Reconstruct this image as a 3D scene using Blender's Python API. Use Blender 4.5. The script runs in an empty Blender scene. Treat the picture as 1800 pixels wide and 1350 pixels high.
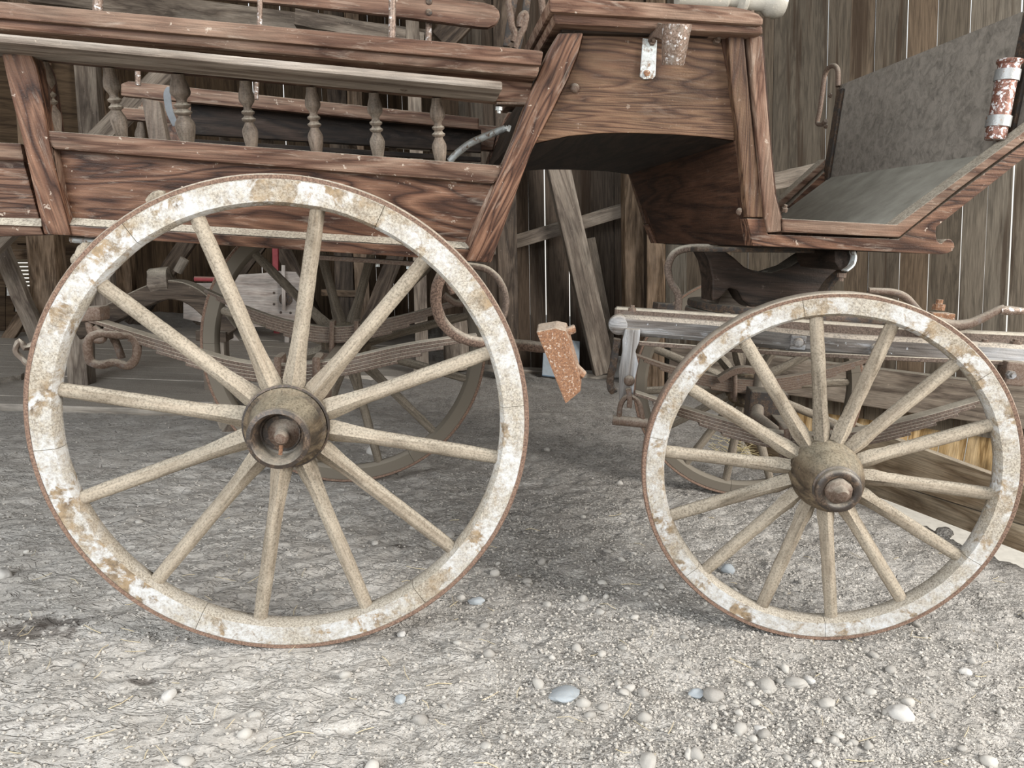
import bpy, bmesh, math, random
from mathutils import Vector as V, Matrix, noise

# ------------------------------------------------------------------ camera, sky, light
SC = bpy.context.scene
COL = SC.collection
CAM_R = V((0.99242934, -0.10764234, 0.05913658))
CAM_U = V((-0.03822676, 0.18685644, 0.98164321))
CAM_F = V((0.11671642, 0.97647212, -0.18132699))
CAM_C = V((0.29871873, -1.71177779, 0.97706488))
FPX = 1350.0
cd = bpy.data.cameras.new('camera')
cam = bpy.data.objects.new('camera', cd)
COL.objects.link(cam)
cam.matrix_world = Matrix(((CAM_R.x, CAM_U.x, -CAM_F.x, CAM_C.x), (CAM_R.y, CAM_U.y, -CAM_F.y, CAM_C.y),
                           (CAM_R.z, CAM_U.z, -CAM_F.z, CAM_C.z), (0, 0, 0, 1)))
cd.sensor_fit = 'HORIZONTAL'
cd.sensor_width = 36.0
cd.lens = 36.0 * FPX / 1800.0
cd.clip_start = 0.02
cd.clip_end = 200
SC.camera = cam
w = bpy.data.worlds.new('overcast_sky')
SC.world = w
w.use_nodes = True
wn = w.node_tree.nodes
wl = w.node_tree.links
bg = wn['Background']
tc = wn.new('ShaderNodeTexCoord')
sx = wn.new('ShaderNodeSeparateXYZ')
rp = wn.new('ShaderNodeValToRGB')
wl.new(tc.outputs['Generated'], sx.inputs[0])
wl.new(sx.outputs['Z'], rp.inputs[0])
rp.color_ramp.elements[0].color = (0.80, 0.77, 0.72, 1)
rp.color_ramp.elements[1].color = (0.86, 0.93, 1.0, 1)
rp.color_ramp.elements[0].position = 0.0
rp.color_ramp.elements[1].position = 0.6
wl.new(rp.outputs[0], bg.inputs[0])
bg.inputs[1].default_value = 0.8
SC.view_settings.view_transform = 'Standard'
SC.view_settings.look = 'None'
SC.view_settings.gamma = 1
SC.view_settings.use_curve_mapping = False
SC.view_settings.exposure = 0.74


def area(name, loc, aim, sx_, sy_, power, col):
    l = bpy.data.lights.new(name, 'AREA')
    l.shape = 'RECTANGLE'
    l.size = sx_
    l.size_y = sy_
    l.energy = power
    l.color = col
    o = bpy.data.objects.new(name, l)
    COL.objects.link(o)
    o.location = loc
    o.rotation_euler = (V(aim) - V(loc)).to_track_quat('-Z', 'Y').to_euler()
    return o


area('barn_door_daylight', (-2.1, -3.3, 2.1), (0.0, 0.1, 0.2), 2.8, 2.2, 170, (0.88, 0.94, 1.0))
area('side_door_daylight', (4.6, -2.4, 2.7), (0.6, 0.3, 0.3), 2.2, 2.0, 270, (1.0, 0.98, 0.95))

# ------------------------------------------------------------------ helpers
RND = random.Random(7)


def ray(x, y):
    return CAM_R * ((x - 900) / FPX) - CAM_U * ((y - 675) / FPX) + CAM_F


def at_plane(x, y, o, n):
    d = ray(x, y)
    return CAM_C + d * ((V(o) - CAM_C).dot(V(n)) / d.dot(V(n)))


def at_y(x, y, Y): return at_plane(x, y, (0, Y, 0), (0, 1, 0))
def at_x(x, y, X): return at_plane(x, y, (X, 0, 0), (1, 0, 0))
def at_z(x, y, Z=-0.008): return at_plane(x, y, (0, 0, Z), (0, 0, 1))


FLARE = 0.255      # the carriage side leans outwards towards its top


def fl(x, y, off=0.0): return at_plane(x, y, (0, 0.25 + off, 0.93), (0, 1, FLARE))


YC = 0.67          # lateral middle of the carriage


def mir(p): return V((p.x, 2 * YC - p.y, p.z))


ORG = {}


def link(o, parent=None):
    COL.objects.link(o)
    if parent: o.parent = parent
    return o


def thing(name, label, cat, loc, group=None):
    o = bpy.data.objects.new(name, None)
    o.empty_display_size = 0.1
    link(o)
    o.location = loc
    ORG[o.name] = V(loc)
    tag(o, label, cat, group)
    return o


def tag(o, label, cat, group=None):
    o['label'] = label
    o['category'] = cat
    if group: o['group'] = group
    return o


def frame(g):
    g = V(g).normalized()
    a = V((0, 1, 0)) if abs(g.y) < 0.8 else V((1, 0, 0))
    b = (a - g * a.dot(g)).normalized()
    return g, b, g.cross(b)


def obj(name, bm, mat, parent=None, grain=(1, 0, 0), smooth=False, local=False, origin=None, label=None, fix=True):
    """link the bmesh as ONE mesh object; world coordinates unless local"""
    if fix: bmesh.ops.recalc_face_normals(bm, faces=bm.faces)
    me = bpy.data.meshes.new(name)
    if parent and not local:
        off = ORG[parent.name] if origin is None else V(origin)
    elif origin is not None:
        off = V(origin)
    else:
        off = V((0, 0, 0))
    bm.verts.ensure_lookup_table()
    if grain is not None:
        a, b, c = frame(grain)
        vals = []
        for v in bm.verts: vals += [v.co.dot(a), v.co.dot(b), v.co.dot(c)]
    for v in bm.verts: v.co -= off
    for f in bm.faces: f.smooth = smooth
    bm.to_mesh(me)
    bm.free()
    if grain is not None:
        at = me.attributes.new('gc', 'FLOAT_VECTOR', 'POINT')
        at.data.foreach_set('vector', vals)
    if smooth:
        try: me.set_sharp_from_angle(angle=math.radians(40))
        except Exception: pass
    me.materials.append(mat)
    o = bpy.data.objects.new(name, me)
    link(o, parent)
    if parent is None: o.location = off
    elif not local and origin is not None: o.location = V(origin) - ORG[parent.name]
    if parent is not None: ORG[o.name] = off if not local else V((0, 0, 0))
    else: ORG[o.name] = off
    if label: o['label'] = label
    return o


def bev(bm, wd, seg=2, ang=25):
    es = [e for e in bm.edges if len(e.link_faces) == 2 and e.calc_face_angle(0) > math.radians(ang)]
    if es and wd > 0:
        bmesh.ops.bevel(bm, geom=es, offset=wd, segments=seg, affect='EDGES', profile=0.6, clamp_overlap=True)
    return bm


def prism(pts, thick, wd=0.003, bm=None):
    """polygon of world points, extruded by the vector thick"""
    own = bm is None
    t = bmesh.new()
    a = [t.verts.new(p) for p in pts]
    b = [t.verts.new(V(p) + V(thick)) for p in pts]
    n = len(pts)
    t.faces.new(a)
    t.faces.new(list(reversed(b)))
    for i in range(n): t.faces.new((a[i], b[i], b[(i + 1) % n], a[(i + 1) % n]))
    bmesh.ops.recalc_face_normals(t, faces=t.faces)
    bev(t, wd)
    if own: return t
    return merge(bm, t)


def merge(bm, t):
    me = bpy.data.meshes.new('tmp')
    t.to_mesh(me)
    t.free()
    bm.from_mesh(me)
    bpy.data.meshes.remove(me)
    return bm


def beam(p, q, wa, wb, side=(0, 1, 0), wd=0.004, bm=None, cuts=0, wob=0.0):
    """rectangular timber from p to q; wa along 'side', wb across it"""
    p, q = V(p), V(q)
    d = (q - p).normalized()
    s = V(side)
    s = (s - d * s.dot(d)).normalized()
    u = d.cross(s)
    t = bmesh.new()
    rings = []
    for k in range(cuts + 2):
        c = p.lerp(q, k / (cuts + 1))
        if wob: c = c + s * RND.uniform(-wob, wob) + u * RND.uniform(-wob, wob)
        rings.append([t.verts.new(c + s * (i * wa / 2) + u * (j * wb / 2)) for i, j in ((-1, -1), (1, -1), (1, 1), (-1, 1))])
    t.faces.new(rings[0])
    t.faces.new(list(reversed(rings[-1])))
    for a, b in zip(rings, rings[1:]):
        for i in range(4): t.faces.new((a[i], b[i], b[(i + 1) % 4], a[(i + 1) % 4]))
    bmesh.ops.recalc_face_normals(t, faces=t.faces)
    bev(t, wd)
    return t if bm is None else merge(bm, t)


def smooth_path(pts, n=6):
    pts = [V(p) for p in pts]
    out = []
    for i in range(len(pts) - 1):
        p0 = pts[max(i - 1, 0)]
        p1, p2 = pts[i], pts[i + 1]
        p3 = pts[min(i + 2, len(pts) - 1)]
        for k in range(n):
            t = k / n
            out.append(0.5 * ((2 * p1) + (p2 - p0) * t + (2 * p0 - 5 * p1 + 4 * p2 - p3) * t * t + (3 * p1 - p0 - 3 * p2 + p3) * t ** 3))
    out.append(pts[-1])
    return out


def tube(pts, r, n=12, closed=False, bm=None, sm=0, rough=0.0):
    if closed and sm:
        q = [V(p) for p in pts]
        k = len(q)
        pts = smooth_path(q[-1:] + q + q[:2], sm)[sm:sm * (k + 1)]
    else:
        pts = smooth_path(pts, sm) if sm else [V(p) for p in pts]
    m = len(pts)
    rr = (lambda t: r) if not callable(r) else r
    t = bmesh.new()
    prev = None
    rings = []
    for i, p in enumerate(pts):
        if closed: d = pts[(i + 1) % m] - pts[i - 1]
        else: d = pts[min(i + 1, m - 1)] - pts[max(i - 1, 0)]
        d.normalize()
        if prev is None:
            a = V((0, 0, 1)) if abs(d.z) < 0.9 else V((1, 0, 0))
            s = (a - d * a.dot(d)).normalized()
        else:
            s = (prev - d * prev.dot(d)).normalized()
        prev = s
        u = d.cross(s)
        R = rr(i / max(m - 1, 1))
        ring = []
        for k in range(n):
            a = 2 * math.pi * k / n
            q = R * (1 + (rough * noise.noise(p * 60 + V((k, 0, 0))) if rough else 0))
            ring.append(t.verts.new(p + (s * math.cos(a) + u * math.sin(a)) * q))
        rings.append(ring)
    for i in range(m if closed else m - 1):
        a, b = rings[i], rings[(i + 1) % m]
        for k in range(n): t.faces.new((a[k], a[(k + 1) % n], b[(k + 1) % n], b[k]))
    if not closed:
        t.faces.new(list(reversed(rings[0])))
        t.faces.new(rings[-1])
    return t if bm is None else merge(bm, t)


def strap(pts, wdir, wd_, th, bm=None, sm=5, taper=None, bv=0.0015):
    """flat strip swept along pts: width along wdir, thickness th across"""
    pts = smooth_path(pts, sm) if sm else [V(p) for p in pts]
    m = len(pts)
    t = bmesh.new()
    wv = V(wdir).normalized()
    rings = []
    for i, p in enumerate(pts):
        d = (pts[min(i + 1, m - 1)] - pts[max(i - 1, 0)]).normalized()
        u = d.cross(wv).normalized()
        h = th if taper is None else th * taper(i / (m - 1))
        rings.append([t.verts.new(p + wv * (a * wd_ / 2) + u * (b * h / 2)) for a, b in ((-1, -1), (1, -1), (1, 1), (-1, 1))])
    t.faces.new(rings[0])
    t.faces.new(list(reversed(rings[-1])))
    for a, b in zip(rings, rings[1:]):
        for k in range(4): t.faces.new((a[k], b[k], b[(k + 1) % 4], a[(k + 1) % 4]))
    bmesh.ops.recalc_face_normals(t, faces=t.faces)
    if bv: bev(t, bv, 1, 50)
    return t if bm is None else merge(bm, t)


def lathe(prof, o=(0, 0, 0), axis=(0, 0, 1), n=32, bm=None, close=True, open_end=False):
    """prof: (radius, distance along axis)"""
    g, b, c = frame(axis)
    o = V(o)
    t = bmesh.new()
    rings = []
    for r, h in prof:
        rings.append([t.verts.new(o + g * h + (b * math.cos(2 * math.pi * k / n) + c * math.sin(2 * math.pi * k / n)) * max(r, 1e-4)) for k in range(n)])
    for a, bb in zip(rings, rings[1:]):
        for k in range(n): t.faces.new((a[k], a[(k + 1) % n], bb[(k + 1) % n], bb[k]))
    if close:
        t.faces.new(list(reversed(rings[0])))
        if not open_end: t.faces.new(rings[-1])
    bmesh.ops.recalc_face_normals(t, faces=t.faces)
    return t if bm is None else merge(bm, t)


def bolt(o, axis, r=0.008, h=0.006, hexa=False, dome=False, bm=None):
    if dome: prof = [(r, 0), (r, h * 0.2), (r * 0.85, h * 0.6), (r * 0.5, h * 0.9), (0.0005, h)]
    else: prof = [(r, 0), (r, h), (r * 0.55, h), (r * 0.55, h * 1.8), (0.0005, h * 1.8)]
    return lathe(prof, o, axis, 6 if hexa else 14, bm)


def rough(bm, amp, scale, seed=0.0):
    bm.normal_update()
    for v in bm.verts:
        v.co += v.normal * (amp * noise.noise(v.co * scale + V((seed, seed * 2, 0))))
    return bm


# ------------------------------------------------------------------ materials
class NT:
    def __init__(s, name):
        s.m = bpy.data.materials.new(name)
        s.m.use_nodes = True
        s.n = s.m.node_tree.nodes
        s.l = s.m.node_tree.links
        s.p = s.n['Principled BSDF']

    def add(s, typ, **kw):
        o = s.n.new(typ)
        for k, v in kw.items(): setattr(o, k, v)
        return o

    def link(s, a, b): s.l.new(a, b)

    def coord(s, scale, attr='gc', seed=True):
        if attr:
            a = s.add('ShaderNodeAttribute', attribute_name=attr).outputs['Vector']
        else:
            a = s.add('ShaderNodeTexCoord').outputs['Object']
        mp = s.add('ShaderNodeMapping')
        mp.inputs['Scale'].default_value = scale
        if seed:
            oi = s.add('ShaderNodeObjectInfo')
            mu = s.add('ShaderNodeMath', operation='MULTIPLY')
            mu.inputs[1].default_value = 37.0
            s.link(oi.outputs['Random'], mu.inputs[0])
            s.link(mu.outputs[0], mp.inputs['Location'])
        s.link(a, mp.inputs['Vector'])
        return mp.outputs[0]

    def noise(s, vec, scale=1.0, detail=5, rough_=0.55, dist=0.0):
        o = s.add('ShaderNodeTexNoise')
        o.inputs['Scale'].default_value = scale
        o.inputs['Detail'].default_value = detail
        o.inputs['Roughness'].default_value = rough_
        o.inputs['Distortion'].default_value = dist
        s.link(vec, o.inputs['Vector'])
        return o.outputs[0]

    def ramp(s, fac, stops, interp='LINEAR'):
        o = s.add('ShaderNodeValToRGB')
        r = o.color_ramp
        r.interpolation = interp
        while len(r.elements) < len(stops): r.elements.new(0.5)
        for e, (p, c) in zip(r.elements, stops):
            e.position = p
            e.color = (*c, 1) if isinstance(c, tuple) else (c, c, c, 1)
        s.link(fac, o.inputs[0])
        return o.outputs[0]

    def mix(s, fac, a, b, mode='MIX'):
        o = s.add('ShaderNodeMix', data_type='RGBA', blend_type=mode)
        for sock, v in ((o.inputs[0], fac), (o.inputs[6], a), (o.inputs[7], b)):
            if isinstance(v, (int, float)): sock.default_value = v
            elif isinstance(v, tuple): sock.default_value = (*v, 1)
            else: s.link(v, sock)
        return o.outputs[2]

    def mul(s, a, b, op='MULTIPLY'):
        o = s.add('ShaderNodeMath', operation=op, use_clamp=True)
        for sock, v in ((o.inputs[0], a), (o.inputs[1], b)):
            if isinstance(v, (int, float)): sock.default_value = v
            else: s.link(v, sock)
        return o.outputs[0]

    def bump(s, h, strength=0.3, dist=0.003):
        o = s.add('ShaderNodeBump')
        o.inputs['Strength'].default_value = strength
        o.inputs['Distance'].default_value = dist
        s.link(h, o.inputs['Height'])
        s.link(o.outputs[0], s.p.inputs['Normal'])

    def up(s, lo=0.25, hi=0.85):
        g = s.add('ShaderNodeNewGeometry')
        x = s.add('ShaderNodeSeparateXYZ')
        s.link(g.outputs['Normal'], x.inputs[0])
        r = s.add('ShaderNodeMapRange', interpolation_type='SMOOTHSTEP')
        r.inputs[1].default_value = lo
        r.inputs[2].default_value = hi
        s.link(x.outputs['Z'], r.inputs[0])
        return r.outputs[0]

    def done(s, col, rough_=0.75, metal=0.0, spec=0.3):
        if isinstance(col, tuple): s.p.inputs['Base Color'].default_value = (*col, 1)
        else: s.link(col, s.p.inputs['Base Color'])
        s.p.inputs['Roughness'].default_value = rough_
        s.p.inputs['Metallic'].default_value = metal
        s.p.inputs['Specular IOR Level'].default_value = spec
        return s.m


DUST = (0.44, 0.39, 0.31)


def wood(name, dark, mid, light, dust=0.8, worn=0.35, wornc=(0.40, 0.325, 0.26), rings=2.2, rough_=0.6, sc=1.0, dustc=DUST, cover=0.0, spec=0.18, gsc=1.0):
    t = NT(name)
    c1 = t.coord((1.1 * gsc, 9 * gsc, 9 * gsc))
    a = t.noise(c1, 1.0, 4, 0.55, 0.6)
    m = t.add('ShaderNodeMath', operation='MULTIPLY')
    m.inputs[1].default_value = rings * 6
    t.link(a, m.inputs[0])
    fr = t.add('ShaderNodeMath', operation='PINGPONG')
    fr.inputs[1].default_value = 1.0
    t.link(m.outputs[0], fr.inputs[0])
    col = t.ramp(fr.outputs[0], [(0.0, dark), (0.35, mid), (1.0, light)])
    c2 = t.coord((9 * sc, 260 * sc, 260 * sc))
    fib = t.noise(c2, 1.0, 3, 0.6)
    col = t.mix(0.75, col, t.ramp(fib, [(0.3, 0.42), (0.62, 1.12)]), 'MULTIPLY')
    c3 = t.coord((3, 6, 6))
    blot = t.noise(c3, 1.0, 5, 0.6)
    col = t.mix(0.8, col, t.ramp(blot, [(0.3, 0.42), (0.7, 1.3)]), 'MULTIPLY')
    if worn:
        c4 = t.coord((10, 60, 60))
        wr = t.ramp(t.noise(c4, 1.0, 6, 0.7, 0.8), [(0.56, 0.0), (0.72, worn)])
        c5 = t.coord((40, 40, 40))
        sp = t.ramp(t.noise(c5, 1.0, 4, 0.7), [(0.66, 0.0), (0.70, worn * 1.8)])
        col = t.mix(t.mul(wr, sp, 'ADD'), col, wornc)
    c6 = t.coord((30, 30, 30))
    dn = t.ramp(t.noise(c6, 1.0, 6, 0.75), [(0.25, 0.55), (0.6, 1.0)])
    d = t.mul(t.mul(t.up(0.2, 0.8), dn), dust)
    if cover: d = t.mul(d, t.mul(t.ramp(t.noise(c3, 2.0, 6, 0.7), [(0.3, 0.15), (0.6, 1.0)]), cover), 'MAXIMUM')
    grit = t.noise(t.coord((210, 210, 210)), 1.0, 3, 0.7)
    dc = t.mix(0.85, dustc, t.ramp(grit, [(0.36, 0.42), (0.55, 1.12)]), 'MULTIPLY')
    col = t.mix(d, col, dc)
    t.bump(t.mul(t.mul(fib, 0.5), t.mul(grit, 0.5), 'ADD'), 0.55, 0.003)
    return t.done(col, rough_, 0, spec)


def metal(name, base, rust=0.4, rustc=(0.16, 0.07, 0.035), rust2=(0.38, 0.2, 0.1), dust=0.6, metallic=0.5, rough_=0.55, pale=0.0, palec=(0.62, 0.58, 0.54), sc=1.0):
    t = NT(name)
    c = t.coord((45 * sc, 45 * sc, 45 * sc), None)
    n1 = t.noise(c, 1.0, 7, 0.7)
    n2 = t.noise(t.coord((220, 220, 220), None), 1.0, 4, 0.7)
    rc = t.mix(t.ramp(n2, [(0.4, 0.0), (0.62, 1.0)]), rustc, rust2)
    col = t.mix(t.ramp(n1, [(0.62 - rust * 0.5, 0.0), (0.72 - rust * 0.5, 1.0)]), base, rc)
    if pale:
        n3 = t.noise(t.coord((70 * sc, 70 * sc, 70 * sc), None), 1.0, 6, 0.7)
        col = t.mix(t.ramp(n3, [(0.62 - pale * 0.35, 0.0), (0.66 - pale * 0.35, 1.0)]), col, palec)
    d = t.mul(t.mul(t.up(0.1, 0.85), t.ramp(n1, [(0.2, 0.5), (0.6, 1.0)])), dust)
    col = t.mix(d, col, t.mix(0.6, DUST, t.ramp(n2, [(0.3, 0.6), (0.65, 1.2)]), 'MULTIPLY'))
    t.bump(t.mul(n2, t.mul(n1, 0.5), 'ADD'), 0.5, 0.002)
    return t.done(col, rough_, metallic, 0.4)


def rim_paint(name):
    t = NT(name)
    c = t.coord((22, 22, 22), None)
    n1 = t.noise(c, 1.0, 8, 0.68, 0.4)
    n0 = t.noise(t.coord((7, 7, 7), None), 1.0, 4, 0.6)
    n2 = t.noise(t.coord((240, 240, 240), None), 1.0, 4, 0.7)
    woodc = t.ramp(t.noise(t.coord((60, 60, 60), None), 1.0, 4), [(0.3, (0.085, 0.055, 0.033)), (0.6, (0.27, 0.19, 0.11))])
    paint = t.ramp(t.noise(t.coord((90, 90, 90), None), 1.0, 5, 0.7), [(0.3, (0.28, 0.25, 0.215)), (0.5, (0.47, 0.455, 0.43)), (0.72, (0.55, 0.565, 0.58))])
    dustc = t.ramp(n2, [(0.36, (0.17, 0.14, 0.105)), (0.58, (0.40, 0.355, 0.285))])
    a = t.ramp(t.mul(t.mul(n1, 0.6), t.mul(n0, 0.4), 'ADD'), [(0.455, 0.0), (0.50, 1.0)])
    col = t.mix(a, woodc, paint)
    b = t.ramp(t.noise(t.coord((12, 12, 12), None), 1.0, 6, 0.7), [(0.42, 0.1), (0.60, 0.9)])
    col = t.mix(b, col, dustc)
    col = t.mix(t.mul(t.up(0.15, 0.7), 0.9), col, dustc)
    t.bump(t.mul(n2, t.mul(n1, 0.7), 'ADD'), 0.7, 0.003)
    return t.done(col, 0.8, 0, 0.2)


M = {}
M['body'] = wood('varnished_ash', (0.0299, 0.0123, 0.0070), (0.0950, 0.0431, 0.0246), (0.1892, 0.0986, 0.0598), dust=0.9, worn=0.42, rough_=0.5, spec=0.3, gsc=0.6, rings=6.5)
M['box'] = wood('varnished_ash_light', (0.0546, 0.0265, 0.0156), (0.1053, 0.0546, 0.0312), (0.1599, 0.0920, 0.0530), dust=0.85, worn=0.14, rings=13, gsc=0.42, rough_=0.5, spec=0.3)
M['under'] = wood('shade_dark_underside', (0.0097, 0.0059, 0.0039), (0.0220, 0.0137, 0.0088), (0.0390, 0.0244, 0.0171), dust=0.3, worn=0.05)  # near-black tone: shade under and inside the body, put into the wood colour
M['riser'] = wood('dark_varnish', (0.03, 0.014, 0.009), (0.055, 0.026, 0.015), (0.08, 0.038, 0.022), dust=0.4, worn=0.04)
M['rail'] = wood('faded_ash', (0.0727, 0.0359, 0.0231), (0.1412, 0.0796, 0.0530), (0.2225, 0.1455, 0.1027), dust=1.0, worn=0.45, wornc=(0.3864, 0.3174, 0.2530))
M['plank'] = wood('bleached_plank', (0.15, 0.115, 0.09), (0.25, 0.205, 0.165), (0.37, 0.32, 0.27), dust=0.9, worn=0.3, rings=1.5)
M['baluster'] = wood('dusty_turned_wood', (0.06, 0.038, 0.026), (0.11, 0.076, 0.056), (0.17, 0.125, 0.095), dust=0.75, worn=0.15, cover=0.2)
M['spoke'] = wood('dusty_spoke_wood', (0.11, 0.078, 0.05), (0.215, 0.165, 0.115), (0.33, 0.265, 0.195), dust=1.0, worn=0.3, rings=1.8, cover=0.7, dustc=(0.335, 0.29, 0.225), rough_=0.85, spec=0.15)
M['spoke_far'] = wood('bare_spoke_wood_shaded', (0.0680, 0.0520, 0.0360), (0.1200, 0.0944, 0.0680), (0.1760, 0.1440, 0.1080), dust=0.9, worn=0.2, cover=0.3, dustc=(0.30, 0.26, 0.205), rough_=0.85)  # darker copy of the spoke wood, shade at the far wheels painted in
M['rim_far'] = wood('bare_rim_wood_shaded', (0.0542, 0.0415, 0.0286), (0.0956, 0.0765, 0.0574), (0.1466, 0.1211, 0.0924), dust=0.9, worn=0.3, cover=0.5, dustc=(0.27, 0.235, 0.185), rough_=0.85)  # bare rim wood, its colour also lowered for shade on the far side
M['hub'] = wood('greasy_hub_wood', (0.026, 0.017, 0.011), (0.065, 0.044, 0.027), (0.125, 0.09, 0.055), dust=0.5, worn=0.15, cover=0.05, dustc=(0.38, 0.33, 0.24))
M['bar'] = wood('painted_bar', (0.13, 0.11, 0.095), (0.24, 0.225, 0.21), (0.33, 0.33, 0.335), dust=1.0, worn=0.5, rings=1.2, wornc=(0.45, 0.47, 0.49), dustc=(0.36, 0.31, 0.25))
M['rim'] = rim_paint('flaking_rim_paint')
M['tyre'] = metal('rusty_tyre', (0.20, 0.14, 0.10), rust=0.8, rustc=(0.095, 0.055, 0.038), rust2=(0.23, 0.145, 0.10), metallic=0.1, dust=0.85, rough_=0.8)
M['rust'] = metal('heavy_rust', (0.2, 0.11, 0.07), rust=0.9, rustc=(0.12, 0.058, 0.032), rust2=(0.235, 0.12, 0.062), metallic=0.0, rough_=0.95, pale=0.12, palec=(0.36, 0.29, 0.23), sc=2.6)
M['rust_dark'] = metal('dark_rust', (0.09, 0.065, 0.05), rust=0.7, rustc=(0.06, 0.036, 0.025), rust2=(0.19, 0.125, 0.09), metallic=0.1, rough_=0.9, dust=0.8)
M['iron'] = metal('dusty_iron', (0.12, 0.095, 0.08), rust=0.55, rustc=(0.085, 0.05, 0.033), rust2=(0.145, 0.105, 0.078), metallic=0.2, dust=0.55, rough_=0.7)
M['spring'] = metal('dusty_spring_steel', (0.1105, 0.0850, 0.0680), rust=0.5, rustc=(0.0638, 0.0425, 0.0306), rust2=(0.1530, 0.1105, 0.0833), metallic=0.1, dust=1.0, rough_=0.75, sc=0.6)
M['dark_iron'] = metal('dark_iron', (0.04, 0.034, 0.03), rust=0.35, rustc=(0.05, 0.03, 0.02), rust2=(0.11, 0.075, 0.05), metallic=0.3, dust=0.55, rough_=0.6)
M['grease'] = metal('greased_hub_ring', (0.035, 0.026, 0.020), rust=0.3, rustc=(0.05, 0.032, 0.022), rust2=(0.13, 0.09, 0.06), metallic=0.1, dust=0.5, rough_=0.45)
M['plate'] = metal('worn_nickel', (0.45, 0.46, 0.45), rust=0.25, rustc=(0.14, 0.09, 0.06), rust2=(0.3, 0.22, 0.16), metallic=0.5, dust=0.5, rough_=0.5, pale=0.3, palec=(0.55, 0.58, 0.56))
M['socket'] = metal('flaking_nickel', (0.20, 0.16, 0.13), rust=0.5, rustc=(0.10, 0.065, 0.045), rust2=(0.24, 0.17, 0.13), metallic=0.35, dust=0.5, pale=0.16, palec=(0.5, 0.47, 0.45), rough_=0.45, sc=1.2)
M['socket_red'] = metal('flaking_nickel_red', (0.17, 0.065, 0.045), rust=0.5, rustc=(0.10, 0.045, 0.03), rust2=(0.22, 0.10, 0.07), metallic=0.35, dust=0.5, pale=0.26, palec=(0.6, 0.58, 0.57), rough_=0.4, sc=1.2)
M['zinc'] = metal('zinc_collar', (0.30, 0.30, 0.29), rust=0.1, metallic=0.6, dust=0.4, rough_=0.45)
M['pearl'] = metal('white_knob', (0.33, 0.305, 0.26), rust=0.12, rustc=(0.35, 0.3, 0.24), rust2=(0.5, 0.45, 0.38), metallic=0.0, dust=0.2, rough_=0.35)
M['barn'] = wood('weathered_barn_board', (0.075, 0.055, 0.040), (0.15, 0.115, 0.088), (0.24, 0.195, 0.155), dust=0.7, worn=0.15, rings=1.6)
M['barn_warm'] = wood('warm_barn_board', (0.0800, 0.0512, 0.0304), (0.1600, 0.1080, 0.0680), (0.2480, 0.1760, 0.1200), dust=0.6, worn=0.12, rings=1.8)
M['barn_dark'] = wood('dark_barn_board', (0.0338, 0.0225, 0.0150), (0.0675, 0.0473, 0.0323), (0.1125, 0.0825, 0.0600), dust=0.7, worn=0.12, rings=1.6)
M['beam'] = wood('old_beam', (0.1014, 0.0780, 0.0608), (0.1755, 0.1404, 0.1092), (0.2574, 0.2145, 0.1716), dust=0.8, worn=0.2, rings=1.2)
M['floor_plank'] = wood('dusty_floor_plank', (0.22, 0.185, 0.15), (0.33, 0.29, 0.24), (0.46, 0.41, 0.35), dust=0.8, worn=0.25, rings=1.2, dustc=(0.40, 0.36, 0.31))
M['new_plank'] = wood('newer_plank', (0.20, 0.14, 0.085), (0.33, 0.25, 0.165), (0.46, 0.37, 0.26), dust=0.5, worn=0.1, rings=1.2)
M['sunny'] = wood('sunlight_tinted_board', (0.22, 0.13, 0.05), (0.42, 0.28, 0.13), (0.6, 0.44, 0.25), dust=0.5, worn=0.1, rings=1.4)  # yellow sunlight from outside is put into the board colour
M['pale'] = wood('pale_planed_board', (0.2880, 0.2320, 0.2000), (0.3840, 0.3280, 0.2880), (0.4480, 0.4000, 0.3600), dust=0.4, worn=0.1, rings=1.0)
M['louvre'] = wood('louvre_slat', (0.42, 0.33, 0.21), (0.58, 0.48, 0.34), (0.68, 0.6, 0.46), dust=0.3, worn=0.1, rings=1.0)


def leather():
    t = NT('cracked_leather')
    n = t.noise(t.coord((40, 40, 40), None), 1.0, 7, 0.7, 0.6)
    n2 = t.noise(t.coord((9, 9, 9), None), 1.0, 5, 0.6)
    col = t.ramp(n, [(0.3, (0.105, 0.092, 0.077)), (0.6, (0.235, 0.205, 0.172))])
    col = t.mix(t.ramp(n2, [(0.45, 0.0), (0.75, 0.5)]), col, (0.26, 0.23, 0.195))
    t.bump(n, 0.8, 0.003)
    return t.done(col, 0.85, 0, 0.1)


M['leather'] = leather()


def lino():
    t = NT('grey_green_toe_board')
    n2 = t.noise(t.coord((14, 14, 14), None), 1.0, 6, 0.6)
    n3 = t.noise(t.coord((60, 60, 60), None), 1.0, 4, 0.7)
    col = t.ramp(n2, [(0.3, (0.25, 0.235, 0.195)), (0.7, (0.38, 0.36, 0.305))])
    col = t.mix(t.ramp(n3, [(0.68, 0.0), (0.72, 0.8)]), col, (0.05, 0.045, 0.04))
    return t.done(col, 0.6, 0, 0.3)


M['lino'] = lino()


def plain(name, col, r=0.6, metal_=0.0):
    t = NT(name)
    n = t.noise(t.coord((25, 25, 25), None), 1.0, 5, 0.65)
    c = t.mix(0.7, col, t.ramp(n, [(0.3, 0.65), (0.7, 1.15)]), 'MULTIPLY')
    c = t.mix(t.mul(t.up(), 0.5), c, DUST)
    return t.done(c, r, metal_)


M['blue'] = plain('faded_blue_paint', (0.22, 0.31, 0.40))
M['red'] = plain('faded_red_paint', (0.30, 0.055, 0.06))
M['cloth'] = plain('grey_webbing', (0.20, 0.21, 0.22), 0.9)
M['crate'] = plain('pale_crate', (0.5, 0.48, 0.45), 0.8)
M['straw'] = plain('straw', (0.55, 0.44, 0.25), 0.9)
M['hay'] = plain('hay', (0.62, 0.49, 0.22), 0.9)


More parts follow.
